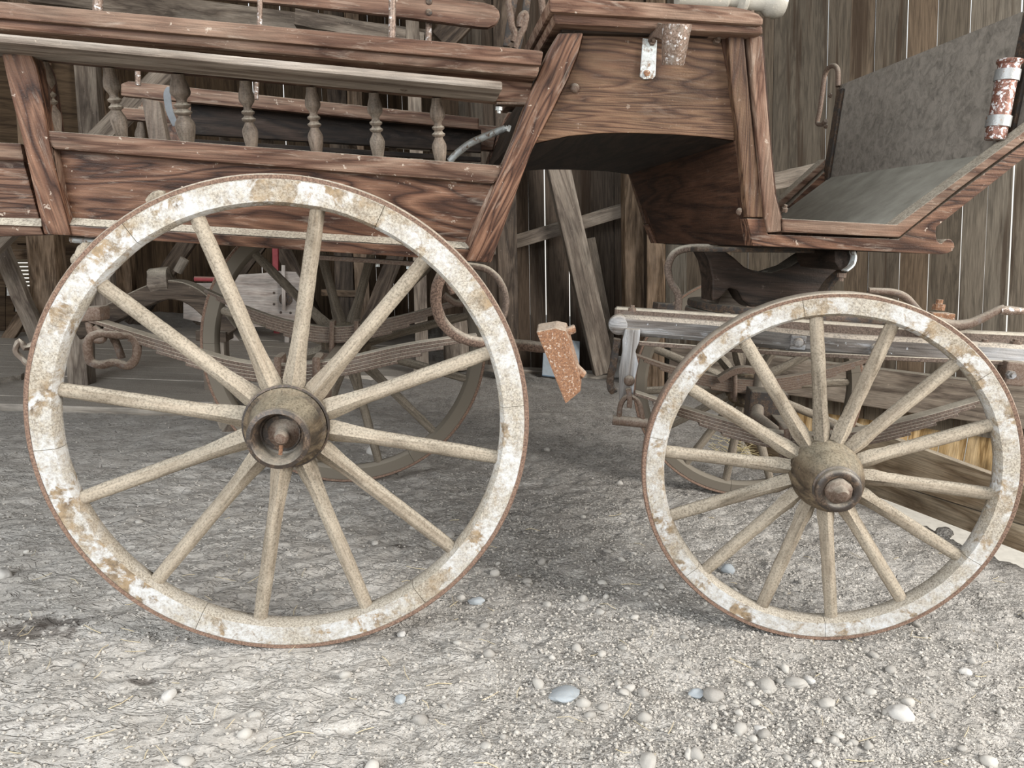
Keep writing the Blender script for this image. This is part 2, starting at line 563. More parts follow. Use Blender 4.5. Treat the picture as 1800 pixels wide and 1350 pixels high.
def dirt():
    t = NT('dry_dirt')
    g = t.add('ShaderNodeNewGeometry')

    def co(sx_, sy_, sz_, rot=0.0):
        mp = t.add('ShaderNodeMapping')
        mp.inputs['Scale'].default_value = (sx_, sy_, sz_)
        mp.inputs['Rotation'].default_value = (0, 0, rot)
        t.link(g.outputs['Position'], mp.inputs['Vector'])
        return mp.outputs[0]
    big = t.noise(co(1.6, 1.6, 1), 1.0, 5, 0.6)
    mid = t.noise(co(9, 9, 9), 1.0, 6, 0.65)
    fine = t.noise(co(120, 120, 120), 1.0, 5, 0.75)
    str_ = t.noise(co(16, 34, 16, -0.7), 1.0, 7, 0.7, 1.2)
    col = t.ramp(mid, [(0.25, (0.355, 0.322, 0.282)), (0.5, (0.445, 0.411, 0.367)), (0.75, (0.53, 0.496, 0.452))])
    col = t.mix(0.6, col, t.ramp(big, [(0.3, 0.78), (0.7, 1.2)]), 'MULTIPLY')
    col = t.mix(0.55, col, t.ramp(fine, [(0.34, 0.62), (0.62, 1.15)]), 'MULTIPLY')
    col = t.mix(0.22, col, t.ramp(str_, [(0.34, 0.62), (0.52, 1.08)]), 'MULTIPLY')
    crk = t.ramp(t.noise(co(6, 14, 6, -0.75), 1.0, 4, 0.55, 0.8), [(0.478, 1.0), (0.496, 0.0), (0.514, 1.0)])
    crk2 = t.ramp(t.noise(co(13, 28, 13, -0.6), 1.0, 4, 0.58, 0.8), [(0.478, 1.0), (0.497, 0.15), (0.516, 1.0)])
    crack = t.mul(crk, crk2)
    col = t.mix(0.45, col, t.ramp(crack, [(0.0, 0.42), (0.8, 1.02)]), 'MULTIPLY')
    # damp stains with their own outline
    x = t.add('ShaderNodeSeparateXYZ')
    t.link(g.outputs['Position'], x.inputs[0])

    def stain(c, rx, ry, k=0.75):
        nonlocal col
        mp = t.add('ShaderNodeMapping')
        mp.inputs['Location'].default_value = (-c[0] / rx, -c[1] / ry, 0)
        mp.inputs['Scale'].default_value = (1 / rx, 1 / ry, 0)
        t.link(g.outputs['Position'], mp.inputs['Vector'])
        ln = t.add('ShaderNodeVectorMath', operation='LENGTH')
        t.link(mp.outputs[0], ln.inputs[0])
        s = t.add('ShaderNodeMath', operation='ADD')
        t.link(ln.outputs['Value'], s.inputs[0])
        sc = t.add('ShaderNodeMath', operation='MULTIPLY')
        sc.inputs[1].default_value = 2.2
        t.link(t.noise(co(22, 22, 22), 1.0, 6, 0.7), sc.inputs[0])
        t.link(sc.outputs[0], s.inputs[1])
        f = t.ramp(t.mul(s.outputs[0], 0.4), [(0.62, k), (0.74, 0.0)])
        col = t.mix(f, col, (0.075, 0.06, 0.05))
    for (px, py, rx, ry) in ((30, 1112, 0.17, 0.06), (95, 1094, 0.10, 0.04), (250, 1188, 0.05, 0.02), (700, 960, 0.05, 0.03)):
        p = at_z(px, py)
        stain((p.x, p.y), rx, ry)
    vo = t.add('ShaderNodeTexVoronoi', feature='F1')
    vo.inputs['Scale'].default_value = 1.0
    nz = t.add('ShaderNodeTexNoise')
    nz.inputs['Scale'].default_value = 2.0
    t.link(co(75, 75, 75), nz.inputs['Vector'])
    va = t.add('ShaderNodeVectorMath', operation='ADD')
    t.link(co(85, 85, 85), va.inputs[0])
    t.link(nz.outputs[1], va.inputs[1])
    t.link(va.outputs[0], vo.inputs['Vector'])
    crumb = t.ramp(vo.outputs['Distance'], [(0.0, 1.0), (0.42, 0.55), (0.75, 0.0)])
    stony = t.add('ShaderNodeMapRange', interpolation_type='SMOOTHSTEP')
    stony.inputs[1].default_value = -0.1
    stony.inputs[2].default_value = 0.75
    stony.inputs[3].default_value = 0.22
    t.link(x.outputs['X'], stony.inputs[0])
    mask = t.mul(t.ramp(t.noise(co(5, 5, 5), 1.0, 4, 0.6), [(0.35, 0.2), (0.6, 1.0)]), stony.outputs[0])
    col = t.mix(t.mul(mask, 0.85), col, t.mix(1.0, col, t.ramp(crumb, [(0.0, 0.5), (0.45, 0.98), (1.0, 1.2)]), 'MULTIPLY'))
    vp = t.add('ShaderNodeTexVoronoi', feature='F1')
    vp.inputs['Scale'].default_value = 1.0
    t.link(co(190, 190, 190), vp.inputs['Vector'])
    sep = t.add('ShaderNodeSeparateXYZ')
    t.link(vp.outputs['Color'], sep.inputs[0])
    peb = t.mul(t.ramp(vp.outputs['Distance'], [(0.3, 1.0), (0.5, 0.0)]), t.ramp(sep.outputs['X'], [(0.55, 0.0), (0.62, 1.0)]))
    pc = t.ramp(sep.outputs['Y'], [(0.0, (0.26, 0.23, 0.195)), (0.4, (0.50, 0.455, 0.395)), (1.0, (0.68, 0.65, 0.60))])
    col = t.mix(t.mul(peb, t.mul(mask, 0.85)), col, pc)
    h = t.mul(t.mul(t.mul(fine, t.mul(t.mul(stony.outputs[0], 0.18), 0.10, 'ADD')), t.mul(crack, 0.2), 'ADD'), t.mul(t.mul(t.mul(crumb, 0.3), t.mul(peb, 0.25), 'ADD'), mask), 'ADD')
    t.bump(h, 1.0, 0.02)
    return t.done(col, 0.95, 0, 0.1)


M['dirt'] = dirt()
M['sand'] = plain('sunlit_gravel', (0.80, 0.77, 0.70), 0.95)


def stone(name, a, b):
    t = NT(name)
    n = t.noise(t.coord((60, 60, 60), None), 1.0, 5, 0.65)
    oi = t.add('ShaderNodeObjectInfo')
    c = t.ramp(oi.outputs['Random'], [(0.0, a), (1.0, b)])
    c = t.mix(0.7, c, t.ramp(n, [(0.3, 0.6), (0.7, 1.15)]), 'MULTIPLY')
    d = t.ramp(t.noise(t.coord((25, 25, 25), None), 1.0, 4), [(0.4, 0.0), (0.7, 0.7)])
    c = t.mix(d, c, (0.47, 0.43, 0.375))
    t.bump(n, 0.3, 0.002)
    return t.done(c, 0.85, 0, 0.2)


M['stone'] = stone('pale_stone', (0.21, 0.195, 0.175), (0.46, 0.43, 0.385))
M['stone_blue'] = stone('blue_grey_stone', (0.27, 0.31, 0.34), (0.36, 0.40, 0.43))
M['stone_white'] = stone('white_stone', (0.44, 0.42, 0.39), (0.50, 0.48, 0.45))
M['gravel'] = stone('gravel', (0.38, 0.345, 0.30), (0.46, 0.425, 0.375))

# ------------------------------------------------------------------ the setting
LEAN = V((-0.06791115, 0.08691787, 0.99389806))    # the old barn leans this way


def structure(o):
    o['kind'] = 'structure'
    return o


EDGE_A = V((2.02, 1.909, 0))      # edge where the dirt floor breaks off on the right
EDGE_B = V((2.412, 0.581, 0))
EDGE_N = V((EDGE_A.y - EDGE_B.y, EDGE_B.x - EDGE_A.x, 0)).normalized()     # points outwards


def ground_h(x, y):
    p = V((x, y, 0))
    q = V((x * math.cos(0.75) + y * math.sin(0.75), (-x * math.sin(0.75) + y * math.cos(0.75)) * 1.9, 0))
    h = 0.012 * noise.noise(p * 2.3) + 0.010 * noise.noise(q * 8) + 0.0065 * noise.noise(q * 21 + V((3, 1, 0))) + 0.0042 * abs(noise.noise(p * 48)) + 0.0028 * noise.noise(p * 110)
    h -= 0.005
    for cx, cy in ((0.0, 0.03), (1.317, 0.06), (0.0, 1.33)):      # trodden flat where the wheels stand
        d = math.hypot((x - cx) * 0.6, y - cy)
        h *= min(1.0, 0.3 + d / 0.25)
    e = min((p - EDGE_A).dot(EDGE_N), (p - V((2.0, 2.02, 0))).dot(V((0.82, -0.57, 0)))) + 0.03 * noise.noise(p * 5)
    if e > -0.06:
        k = min(1.0, (e + 0.06) / 0.16)
        h += 0.012 * math.sin(min(k * 3, 1) * math.pi) - 0.42 * k * k * (3 - 2 * k)
    return -0.008 + h


def spaced(lo, hi, mid, fine, growth):
    out = [mid]
    s = fine
    x = mid
    while x < hi:
        x += s
        out.append(x)
        if x > mid + 1.2: s *= growth
    s = fine
    x = mid
    while x > lo:
        x -= s
        out.insert(0, x)
        if x < mid - 1.2: s *= growth
    return out


xs = spaced(-9.0, 4.6, 0.7, 0.0095, 1.035)
ys = spaced(-5.0, 9.0, 0.1, 0.0085, 1.045)
bm = bmesh.new()
grid = [[bm.verts.new((x, y, ground_h(x, y))) for x in xs] for y in ys]
for j in range(len(ys) - 1):
    for i in range(len(xs) - 1):
        bm.faces.new((grid[j][i], grid[j][i + 1], grid[j + 1][i + 1], grid[j + 1][i]))
structure(obj('floor', bm, M['dirt'], grain=None, smooth=True, fix=False))


def board_wall(name, o, d, length, z0, z1, wmin, wmax, gapmax, mats, seed, th=0.024, kind=True, gaps=()):
    """a boarded wall that starts at o, runs along d and leans with the barn"""
    rnd = random.Random(seed)
    o, d = V(o), V(d).normalized()
    nrm = d.cross(LEAN).normalized()
    bm = bmesh.new()
    s = 0.0
    while s < length:
        wd_ = rnd.uniform(wmin, wmax)
        gp = rnd.uniform(0.0008, 0.003)
        if rnd.random() < 0.42: gp = rnd.uniform(0.003, gapmax)
        a = o + d * s + nrm * rnd.uniform(-0.006, 0.006)
        ws = rnd.uniform(-0.004, 0.004)
        pts = [a + LEAN * z0, a + d * wd_ + LEAN * z0, a + d * (wd_ + ws) + LEAN * z1, a + d * ws * 0.5 + LEAN * z1]
        prism(pts, nrm * th, 0.002, bm)
        s += wd_ + gp
    ob = obj(name, bm, mats, grain=LEAN)
    if kind: structure(ob)
    return ob


# per-board tone comes from the grain noise and a per-board random in the material
def board_material(name, base):
    t = NT(name)
    a = t.add('ShaderNodeNewGeometry')
    c1 = t.coord((1.2, 14, 14))
    n = t.noise(c1, 1.0, 5, 0.6, 1.0)
    m = t.add('ShaderNodeMath', operation='PINGPONG')
    m.inputs[1].default_value = 1.0
    mm = t.add('ShaderNodeMath', operation='MULTIPLY')
    mm.inputs[1].default_value = 9.0
    t.link(n, mm.inputs[0])
    t.link(mm.outputs[0], m.inputs[0])
    isl = a.outputs['Random Per Island']
    lo = t.ramp(isl, [(0.0, base[0]), (0.35, base[1]), (0.7, base[2]), (1.0, base[3])])
    col = t.mix(0.6, lo, t.ramp(m.outputs[0], [(0.0, 0.5), (0.5, 1.0), (1.0, 1.25)]), 'MULTIPLY')
    fib = t.noise(t.coord((8, 250, 250)), 1.0, 3, 0.6)
    col = t.mix(0.7, col, t.ramp(fib, [(0.3, 0.5), (0.65, 1.15)]), 'MULTIPLY')
    run = t.ramp(t.noise(t.coord((0.9, 22, 22)), 1.0, 3, 0.5), [(0.56, 0.0), (0.66, 0.75)])
    col = t.mix(run, col, (0.035, 0.022, 0.014))
    t.bump(fib, 0.3, 0.002)
    return t.done(col, 0.85, 0, 0.15)


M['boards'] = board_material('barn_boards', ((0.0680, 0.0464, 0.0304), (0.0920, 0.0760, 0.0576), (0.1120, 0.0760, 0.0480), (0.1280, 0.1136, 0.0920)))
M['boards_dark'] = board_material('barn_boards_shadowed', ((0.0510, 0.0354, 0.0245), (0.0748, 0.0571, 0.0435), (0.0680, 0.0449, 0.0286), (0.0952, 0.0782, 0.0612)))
M['boards_old'] = board_material('barn_boards_old', ((0.0680, 0.0449, 0.0272), (0.1020, 0.0680, 0.0408), (0.0816, 0.0544, 0.0340), (0.1224, 0.0884, 0.0578)))

CORNER = V((2.03, 3.56, 0))
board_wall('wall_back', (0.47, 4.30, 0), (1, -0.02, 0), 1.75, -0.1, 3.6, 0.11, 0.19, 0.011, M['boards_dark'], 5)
board_wall('wall_right', (1.95, 3.69, 0), (0.8, -0.6, 0), 3.5, 0.0, 3.7, 0.11, 0.18, 0.013, M['boards'], 11)
board_wall('wall_left', (-3.75, 7.2, 0), (1, 0, 0), 4.7, -0.1, 4.2, 0.14, 0.22, 0.008, M['boards_old'], 3)
board_wall('wall_side', (0.85, 7.15, 0), (-0.115, -1, 0), 2.85, -0.1, 4.2, 0.14, 0.22, 0.006, M['boards_old'], 8)
bm = bmesh.new()
for k in range(30):
    x0 = -8.4 + k * 0.37
    prism([V((x0, -2.1, 3.42)), V((x0 + 0.365, -2.1, 3.42)), V((x0 + 0.365, 7.6, 4.2)), V((x0, 7.6, 4.2))], V((0, 0, 0.03)), 0.0, bm)
structure(obj('ceiling', bm, M['boards_old'], grain=(0, 1, 0.08)))
bm = bmesh.new()
prism([V((1.7, 4.4, -0.36)), V((2.1, 1.9, -0.36)), V((2.6, -0.6, -0.36)), V((14, -0.6, -0.36)), V((14, 9, -0.36)), V((1.7, 9, -0.36))], V((0, 0, -0.05)), 0.0, bm)
structure(obj('ground_outside', bm, M['sand']))
bm = bmesh.new()
rl = random.Random(4)
y = 2.36
while y < 5.6:
    wd_ = rl.uniform(0.17, 0.24)
    x1 = at_z(430, 690).x + rl.uniform(-0.05, 0.12) if y < 3.4 else 0.3 + rl.uniform(-0.1, 0.1)
    prism([V((-8, y, -0.03)), V((x1, y, -0.03)), V((x1, y, 0.018 + rl.uniform(-0.003, 0.003))), V((-8, y, 0.018))], V((0, wd_, 0)), 0.003, bm)
    y += wd_ + rl.uniform(0.002, 0.006)
structure(obj('floor_planks', bm, M['floor_plank']))


def timber(name, label, cat, p, q, wa, wb, mat, side=(0, 1, 0), wob=0.003, group=None, foot=False):
    p, q = V(p), V(q)
    if foot:
        if q.z < p.z: p, q = q, p
        p = q + (p - q) * ((q.z + 0.02) / (q.z - p.z))
    o = obj(name, beam(p, q, wa, wb, side, 0.006, cuts=6, wob=wob), mat, grain=(q - p), origin=p)
    return tag(o, label, cat, group)


def up_from(x, y, Y, h):
    p = at_y(x, y, Y)
    return p, p + LEAN * h


# corner post with its trim strip, back wall braces
p = at_z(1112, 672)
timber('timber_post', 'light brown square corner post between the two barn walls', 'post', p, p + LEAN * 3.3, 0.14, 0.12, M['barn_warm'], side=(1, 0, 0))
p = at_z(1152, 688)
timber('timber_plank', 'flat warm brown plank standing beside the corner post', 'plank', p, p + LEAN * 3.2, 0.025, 0.13, M['barn_warm'], side=(0.6, 0.8, 0))
a = at_y(1062, 655, 3.98)
b = at_y(972, 255, 3.98)
timber('diagonal_brace', 'thick grey brace slanting across the back wall left of the corner post', 'brace', a, b, 0.11, 0.165, M['beam'])
a = at_y(1072, 640, 4.2)
b = at_y(1030, 420, 4.2)
timber('diagonal_brace', 'wide grey board slanting behind the thick brace on the back wall', 'brace', a, b, 0.04, 0.14, M['beam'])
timber('cross_rail', 'grey rail rising along the back wall to the corner post', 'rail', at_y(855, 440, 4.2), at_y(1100, 368, 4.1), 0.08, 0.10, M['beam'])
timber('cross_rail', 'grey rail stub on the corner post behind the toe board', 'rail', at_y(1345, 322, 2.9), at_y(1455, 298, 2.75), 0.06, 0.10, M['beam'])
timber('sill_plank', 'pale sill plank lying along the foot of the back wall', 'plank', at_z(640, 636), at_z(1075, 662), 0.16, 0.05, M['floor_plank'], side=(0, 1, 0))
# wall beam behind right wheel, lower boards coloured as if sunlit
WR_N = V((0.6, 0.8, 0))


def rw(x, y, off=0.0): return at_plane(x, y, V((2.051, 3.561, 0)) - WR_N * off, WR_N)


timber('wall_sill', 'broad grey sill beam along the foot of the right wall', 'beam', rw(1180, 634, 0.04), rw(2100, 754, 0.04), 0.10, 0.24, M['beam'], side=WR_N)
bm = bmesh.new()
rr = random.Random(2)
s = 0.0
d = V((0.8, -0.6, 0))
while s < 3.55:
    wd_ = rr.uniform(0.13, 0.2)
    a = V((1.95, 3.72, 0)) + d * s
    prism([a + V((0, 0, -0.4)), a + d * wd_ + V((0, 0, -0.4)), a + d * wd_ + V((0, 0, 0.12)), a + V((0, 0, 0.12))], WR_N * 0.02, 0.002, bm)
    s += wd_ + 0.004
structure(obj('trim_1', bm, M['sunny'], grain=(0, 0, 1)))


def ed(x, y, off=0.0): return at_plane(x, y, EDGE_A + EDGE_N * off, EDGE_N)


t = thing('plank_barrier', 'low barrier of two wide brown planks behind the right wheel', 'barrier', EDGE_A)
obj('plank', prism([ed(1480, 738), ed(1745, 835), ed(2000, 924), ed(2000, 986), ed(1545, 842), ed(1400, 792)], EDGE_N * 0.04, 0.003), M['new_plank'], t, grain=EDGE_B - EDGE_A)
obj('plank', prism([ed(1300, 765), ed(1400, 794), ed(1545, 844), ed(2000, 988), ed(2000, 1052), ed(1800, 972), ed(1560, 880), ed(1322, 800)], EDGE_N * 0.04, 0.003), M['new_plank'], t, grain=EDGE_B - EDGE_A)

# left part of the barn
Yl = 4.6
p, q = up_from(98, 636, Yl, 2.9)
timber('timber_post', 'light brown square post standing on the plank floor far left', 'post', p, q, 0.20, 0.19, M['barn_warm'], side=(1, 0, 0))
p, q = up_from(192, 640, 4.75, 2.9)
timber('timber_post', 'narrow grey post on the plank floor behind the wheel rim', 'post', p, q, 0.16, 0.12, M['beam'], side=(1, 0, 0))
timber('diagonal_brace', 'grey diagonal brace crossing in front of the louvred window', 'brace', at_y(-5, 420, 4.4), at_y(72, 605, 4.4), 0.08, 0.11, M['beam'])
timber('diagonal_brace', 'short pale brace rising to the right below the louvred window', 'brace', at_y(0, 618, 4.6), at_y(45, 548, 4.6), 0.05, 0.085, M['barn_warm'])
timber('cross_rail', 'brown rail above the louvred window', 'rail', at_y(-15, 447, 4.68), at_y(76, 448, 4.68), 0.07, 0.075, M['barn_warm'])
timber('cross_rail', 'brown rail below the louvred window', 'rail', at_y(20, 512, 4.72), at_y(77, 513, 4.72), 0.07, 0.08, M['barn_warm'])
timber('sill_plank', 'brown sill plank lying at the foot of the far left posts', 'plank', at_y(-40, 621, 4.6), at_y(165, 628, 4.6), 0.09, 0.10, M['barn_warm'])
t = thing('window_1', 'louvred window with bright slats', 'window', at_y(40, 505, 4.9))
t['kind'] = 'structure'
del t['label'], t['category']
for k in range(8):
    yy = 456 + k * 6.7
    a, b = at_y(10, yy, 4.9), at_y(66, yy, 4.9)
    obj('slat', prism([a, b, b + V((0, 0.05, -0.016)), a + V((0, 0.05, -0.016))], V((0, 0.002, -0.008)), 0.0), M['louvre'], t)
bm = bmesh.new()      # boarding around the louvred window and below
for (x0, y0, x1, y1) in ((-90, -80, 150, 430), (66, 430, 150, 500), (8, 428, 67, 455), (-60, 430, 9, 640), (66, 505, 82, 640), (10, 548, 66, 640), (10, 520, 24, 548), (46, 520, 66, 530), (66, 500, 150, 640)):
    prism([at_y(x0, y0, 4.95), at_y(x1, y0, 4.95), at_y(x1, y1, 4.95), at_y(x0, y1, 4.95)], V((0, 0.025, 0)), 0.0, bm)
structure(obj('wall_louvre', bm, M['boards_old'], grain=(1, 0, 0)))
obj_ = None
o = obj('plank_offcut', prism([at_z(-60, 700), at_z(20, 668), at_z(44, 672), at_z(38, 676), at_z(0, 682), at_z(-60, 705)], V((0, 0, 0.06)), 0.003), M['floor_plank'], origin=at_z(0, 690))
tag(o, 'short pale plank end lying on the floor beside the left wheel rim', 'plank')

for i, (x0, y0, x1, y1, Y, lab) in enumerate((
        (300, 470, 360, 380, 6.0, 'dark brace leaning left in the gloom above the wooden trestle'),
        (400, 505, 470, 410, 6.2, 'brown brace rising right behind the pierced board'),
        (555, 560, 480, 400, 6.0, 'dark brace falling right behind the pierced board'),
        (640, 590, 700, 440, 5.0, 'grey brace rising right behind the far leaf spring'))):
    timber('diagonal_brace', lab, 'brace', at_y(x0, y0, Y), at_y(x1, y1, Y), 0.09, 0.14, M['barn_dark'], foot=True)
for i, (x, Y, wa, mat, lab) in enumerate(((225, 6.4, 0.2, 'barn_warm', 'wide brown post in the dark left of the wooden trestle'),
                                          (610, 5.6, 0.17, 'barn_dark', 'dark post behind the far leaf spring'),
                                          (640, 5.4, 0.13, 'barn_warm', 'brown post standing just right of the dark post'),
                                          (745, 3.7, 0.09, 'beam', 'grey stud near the scroll iron of the carriage'))):
    p = at_y(x, 640, Y)
    p.z = -0.02
    timber('timber_post', lab, 'post', p, p + LEAN * 3.2, wa, 0.14, M[mat], side=(1, 0, 0))
timber('cross_rail', 'brown rail low between the dark posts', 'rail', at_y(565, 514, 5.55), at_y(660, 516, 5.55), 0.06, 0.06, M['barn_warm'])
# overhead timbers seen through the carriage
timber('tie_beam', 'long grey tie beam high behind the carriage', 'beam', at_y(60, -12, 4.4), at_y(760, 78, 4.0), 0.16, 0.15, M['beam'])
timber('tie_beam', 'grey beam below the long tie beam, seen above the side rail', 'beam', at_y(520, 33, 3.9), at_y(745, 75, 3.9), 0.12, 0.10, M['beam'])
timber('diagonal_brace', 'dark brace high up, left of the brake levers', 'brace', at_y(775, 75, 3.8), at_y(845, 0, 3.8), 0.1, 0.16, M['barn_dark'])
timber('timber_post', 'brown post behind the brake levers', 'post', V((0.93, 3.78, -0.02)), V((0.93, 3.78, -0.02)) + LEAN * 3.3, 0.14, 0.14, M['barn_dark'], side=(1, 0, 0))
timber('diagonal_brace', 'grey roof brace seen between the turned balusters', 'brace', at_y(220, 200, 4.0), at_y(300, 120, 4.0), 0.1, 0.12, M['beam'], foot=True)

# things standing in the dark left part
t = thing('wooden_trestle', 'dusty trestle with a curved arch beam behind the left wheel', 'trestle', at_z(375, 712, 0.0))
Yt = 2.95
obj('arch_beam', strap([at_y(x, y, Yt) for x, y in ((140, 580), (205, 548), (262, 520), (300, 508), (340, 517), (375, 545), (408, 585))], (0, 1, 0), 0.14, 0.11, bv=0.006), M['barn_dark'], t)
leg_top = at_y(378, 575, Yt)
leg_bot = at_y(384, 716, Yt)
leg_bot.z = 0.0
obj('leg', beam(leg_bot, leg_top, 0.13, 0.125, cuts=3, wob=0.003), M['beam'], t, grain=(0, 0, 1))
lb = at_y(140, 575, Yt)
obj('leg', beam(V((lb.x, Yt, 0.0)), lb, 0.12, 0.11, cuts=3, wob=0.003), M['beam'], t, grain=(0, 0, 1))
obj('leg_cap', beam(at_y(378, 588, Yt) + V((0, -0.09, 0)), at_y(378, 588, Yt) + V((0, 0.09, 0)), 0.17, 0.06, (1, 0, 0)), M['barn_dark'], t)
st_ = rough(lathe([(0.05, -0.06), (0.085, -0.05), (0.09, 0.0), (0.085, 0.05), (0.05, 0.06)], at_y(285, 497, Yt), (0.95, 0, 0.15), 20), 0.02, 18)
obj('stump_block', st_, M['beam'], t, grain=(1, 0, 0.1), smooth=True)
obj('handle', tube([at_y(312, 478, Yt), at_y(325, 455, Yt)], 0.026), M['beam'], t, grain=(0.5, 0, 1))
foot = at_z(402, 760)
timber('prop_board', 'grey board propped against the trestle leg behind the left wheel', 'board', foot, at_y(383, 680, 2.55), 0.05, 0.07, M['beam'])

Yb = 5.0
t = thing('pierced_board', 'pale board pierced by a ring of round holes behind the left wheel', 'board', at_z(470, 640, 0.0))


def px(pts, Y): return [at_y(x, y, Y) for x, y in pts]


obj('panel', prism(px([(322, 498), (380, 497), (400, 484), (465, 480), (482, 476), (520, 478), (535, 500), (543, 540), (538, 575), (395, 575), (322, 560)], Yb), V((0, 0.04, 0)), 0.003), M['pale'], t)
c = at_y(502, 526, Yb - 0.012)
obj('disc', lathe([(0.055, 0), (0.055, 0.02), (0.02, 0.024), (0.02, 0.04), (0.001, 0.04)], c + V((0, 0.012, 0)), (0, -1, 0), 28), M['dark_iron'], t)
for k in range(8):
    a = math.radians(22.5 + 45 * k)
    h = c + V((math.cos(a) * 0.105, 0.011, math.sin(a) * 0.125))
    obj('hole', lathe([(0.011, 0), (0.011, 0.003), (0.001, 0.003)], h, (0, -1, 0), 14), M['dark_iron'], t)
obj('stick', beam(at_y(499, 545, Yb - 0.05), at_y(498, 466, Yb - 0.05), 0.025, 0.03), M['pale'], t, grain=(0, 0, 1))
for x in (404, 505):
    p = at_y(x, 575, Yb)
    obj('leg', beam(V((p.x, Yb, 0.018)), p, 0.03, 0.04), M['pale'], t, grain=(0, 0, 1))
obj('strut', beam(at_y(398, 578, Yb), at_y(432, 618, Yb), 0.03, 0.045), M['pale'], t)
o = obj('red_bar', tube([at_y(342, 490, 4.95), at_y(383, 491, 4.95)], 0.02, 14), M['red'], origin=at_y(342, 490, 4.95))
tag(o, 'short red bar lying on top of the pierced board', 'bar')
o = obj('red_post', beam(V((at_y(487, 560, 5.6).x, 5.6, -0.02)), at_y(484, 420, 5.6), 0.06, 0.05), M['red'], grain=(0, 0, 1), origin=V((at_y(487, 560, 5.6).x, 5.6, -0.02)))
tag(o, 'slim red upright standing behind the pierced board', 'post')
o = obj('blue_board', beam(at_z(985, 664, 0.0), at_z(985, 664, 0.0) + V((0.03, 0.22, 0.26)), 0.28, 0.02, (1, 0, 0)), M['blue'], origin=at_z(985, 664, 0.0))
tag(o, 'small faded blue board leaning at the foot of the back wall', 'board')
t = thing('plastic_crate', 'small pale slotted crate beside the thick brace at the back wall', 'crate', at_z(1074, 662, 0.0))
cb = at_z(1074, 662, 0.0) + V((0.06, 0.0, 0.0))
obj('side', beam(cb, cb + V((0, 0, 0.16)), 0.06, 0.12), M['crate'], t)
for k in range(3):
    q = cb + V((-0.04 + 0.04 * k, -0.034, 0.11))
    obj('slot', beam(q, q + V((0, 0, 0.03)), 0.01, 0.018, wd=0.001), M['dark_iron'], t)
LOGP = V((at_z(800, 640, 0.0).x, 3.98, 0.0))
o = obj('chopped_log', rough(lathe([(0.05, 0), (0.09, 0.01), (0.1, 0.2), (0.085, 0.42), (0.04, 0.43)], LOGP, LEAN, 18), 0.012, 9), M['beam'], grain=LEAN, smooth=True, origin=LOGP)
tag(o, 'short grey log standing on end at the back wall, behind the left wheel rim', 'log')

# ------------------------------------------------------------------ the carriage
CAR = thing('horse_carriage', 'old brown wooden horse carriage with dusty spoked wheels standing on the dirt floor', 'carriage', (0.62, YC, -0.012))
TY = V((0, 1, 0))


def both(name, pts, off, th, mat, grain=(1, 0, 0), wd=0.003, near=True, far=True):
    """the same member on the near and on the far side of the body"""
    grain = (grain[0], -FLARE * grain[2], grain[2])
    P = [fl(x, y, off) for x, y in pts]
    out = []
    if near: out.append(obj(name, prism(P, TY * th, wd), mat, CAR, grain=grain))
    if far: out.append(obj(name, prism([mir(p) for p in P], TY * -th, wd), mat, CAR, grain=grain))
    return out


# body side below the balustrade
both('side_panel', [(84, 246), (888, 300), (868, 330), (822, 445), (122, 402)], 0.0, 0.02, M['body'])
both('side_panel', [(-120, 270), (40, 280), (72, 395), (-120, 385)], 0.0, 0.02, M['body'])
both('sill_rail', [(78, 229), (883, 291), (881, 306), (868, 323), (95, 262), (84, 250)], -0.03, 0.05, M['rail'], wd=0.005)
both('sill_rail', [(-120, 245), (36, 252), (42, 283), (-120, 276)], -0.02, 0.05, M['rail'], wd=0.004)
both('bottom_rail', [(121, 396), (824, 438), (830, 459), (124, 414)], -0.028, 0.06, M['body'])
both('bottom_rail', [(-120, 390), (70, 397), (76, 413), (-120, 419)], -0.02, 0.06, M['rail'])


def bevel_strip(a, b, c, d, name='panel_moulding', mat=None, grain=(1, 0, 0)):
    """sloping strip between the panel (a, b at its face) and the raised frame (c, d)"""
    P = [fl(*a, -0.001), fl(*b, -0.001), fl(*d, -0.028), fl(*c, -0.028)]
    obj(name, prism(P, TY * 0.02, 0.001), mat or M['rail'], CAR, grain=grain)


bevel_strip((118, 382), (825, 426), (121, 395), (824, 437), mat=M['rail'])
bevel_strip((-120, 380), (72, 384), (-120, 391), (73, 398), mat=M['rail'])
bevel_strip((104, 262), (126, 384), (93, 262), (118, 398), grain=(0.2, 0, 1))
bevel_strip((866, 322), (815, 430), (877, 322), (826, 440), grain=(0.5, 0, 1))
both('rear_pillar', [(2, 94), (54, 95), (63, 115), (71, 150), (82, 225), (92, 280), (106, 342), (124, 414), (77, 412), (58, 330), (40, 250), (18, 165)], -0.036, 0.09, M['body'], grain=(-0.2, 0, 1), wd=0.005)
both('front_pillar', [(982, 58), (1026, 57), (1016, 95), (1000, 135), (968, 200), (936, 262), (905, 345), (863, 462), (818, 459), (828, 432), (860, 350), (884, 288), (905, 235), (922, 188), (943, 140), (958, 105), (968, 82)], -0.036, 0.07, M['body'], grain=(0.45, 0, 1), wd=0.005)
both('frame_rail', [(-120, 48), (940, 132), (928, 183), (-120, 84)], -0.005, 0.05, M['rail'])
both('side_rail', [(-120, -9), (952, 89), (955, 92), (951, 115), (-120, 21)], -0.085, 0.085, M['rail'], wd=0.006)
both('side_rail_bead', [(-120, 22), (950, 116), (944, 136), (-120, 40)], -0.072, 0.075, M['rail'], wd=0.007)
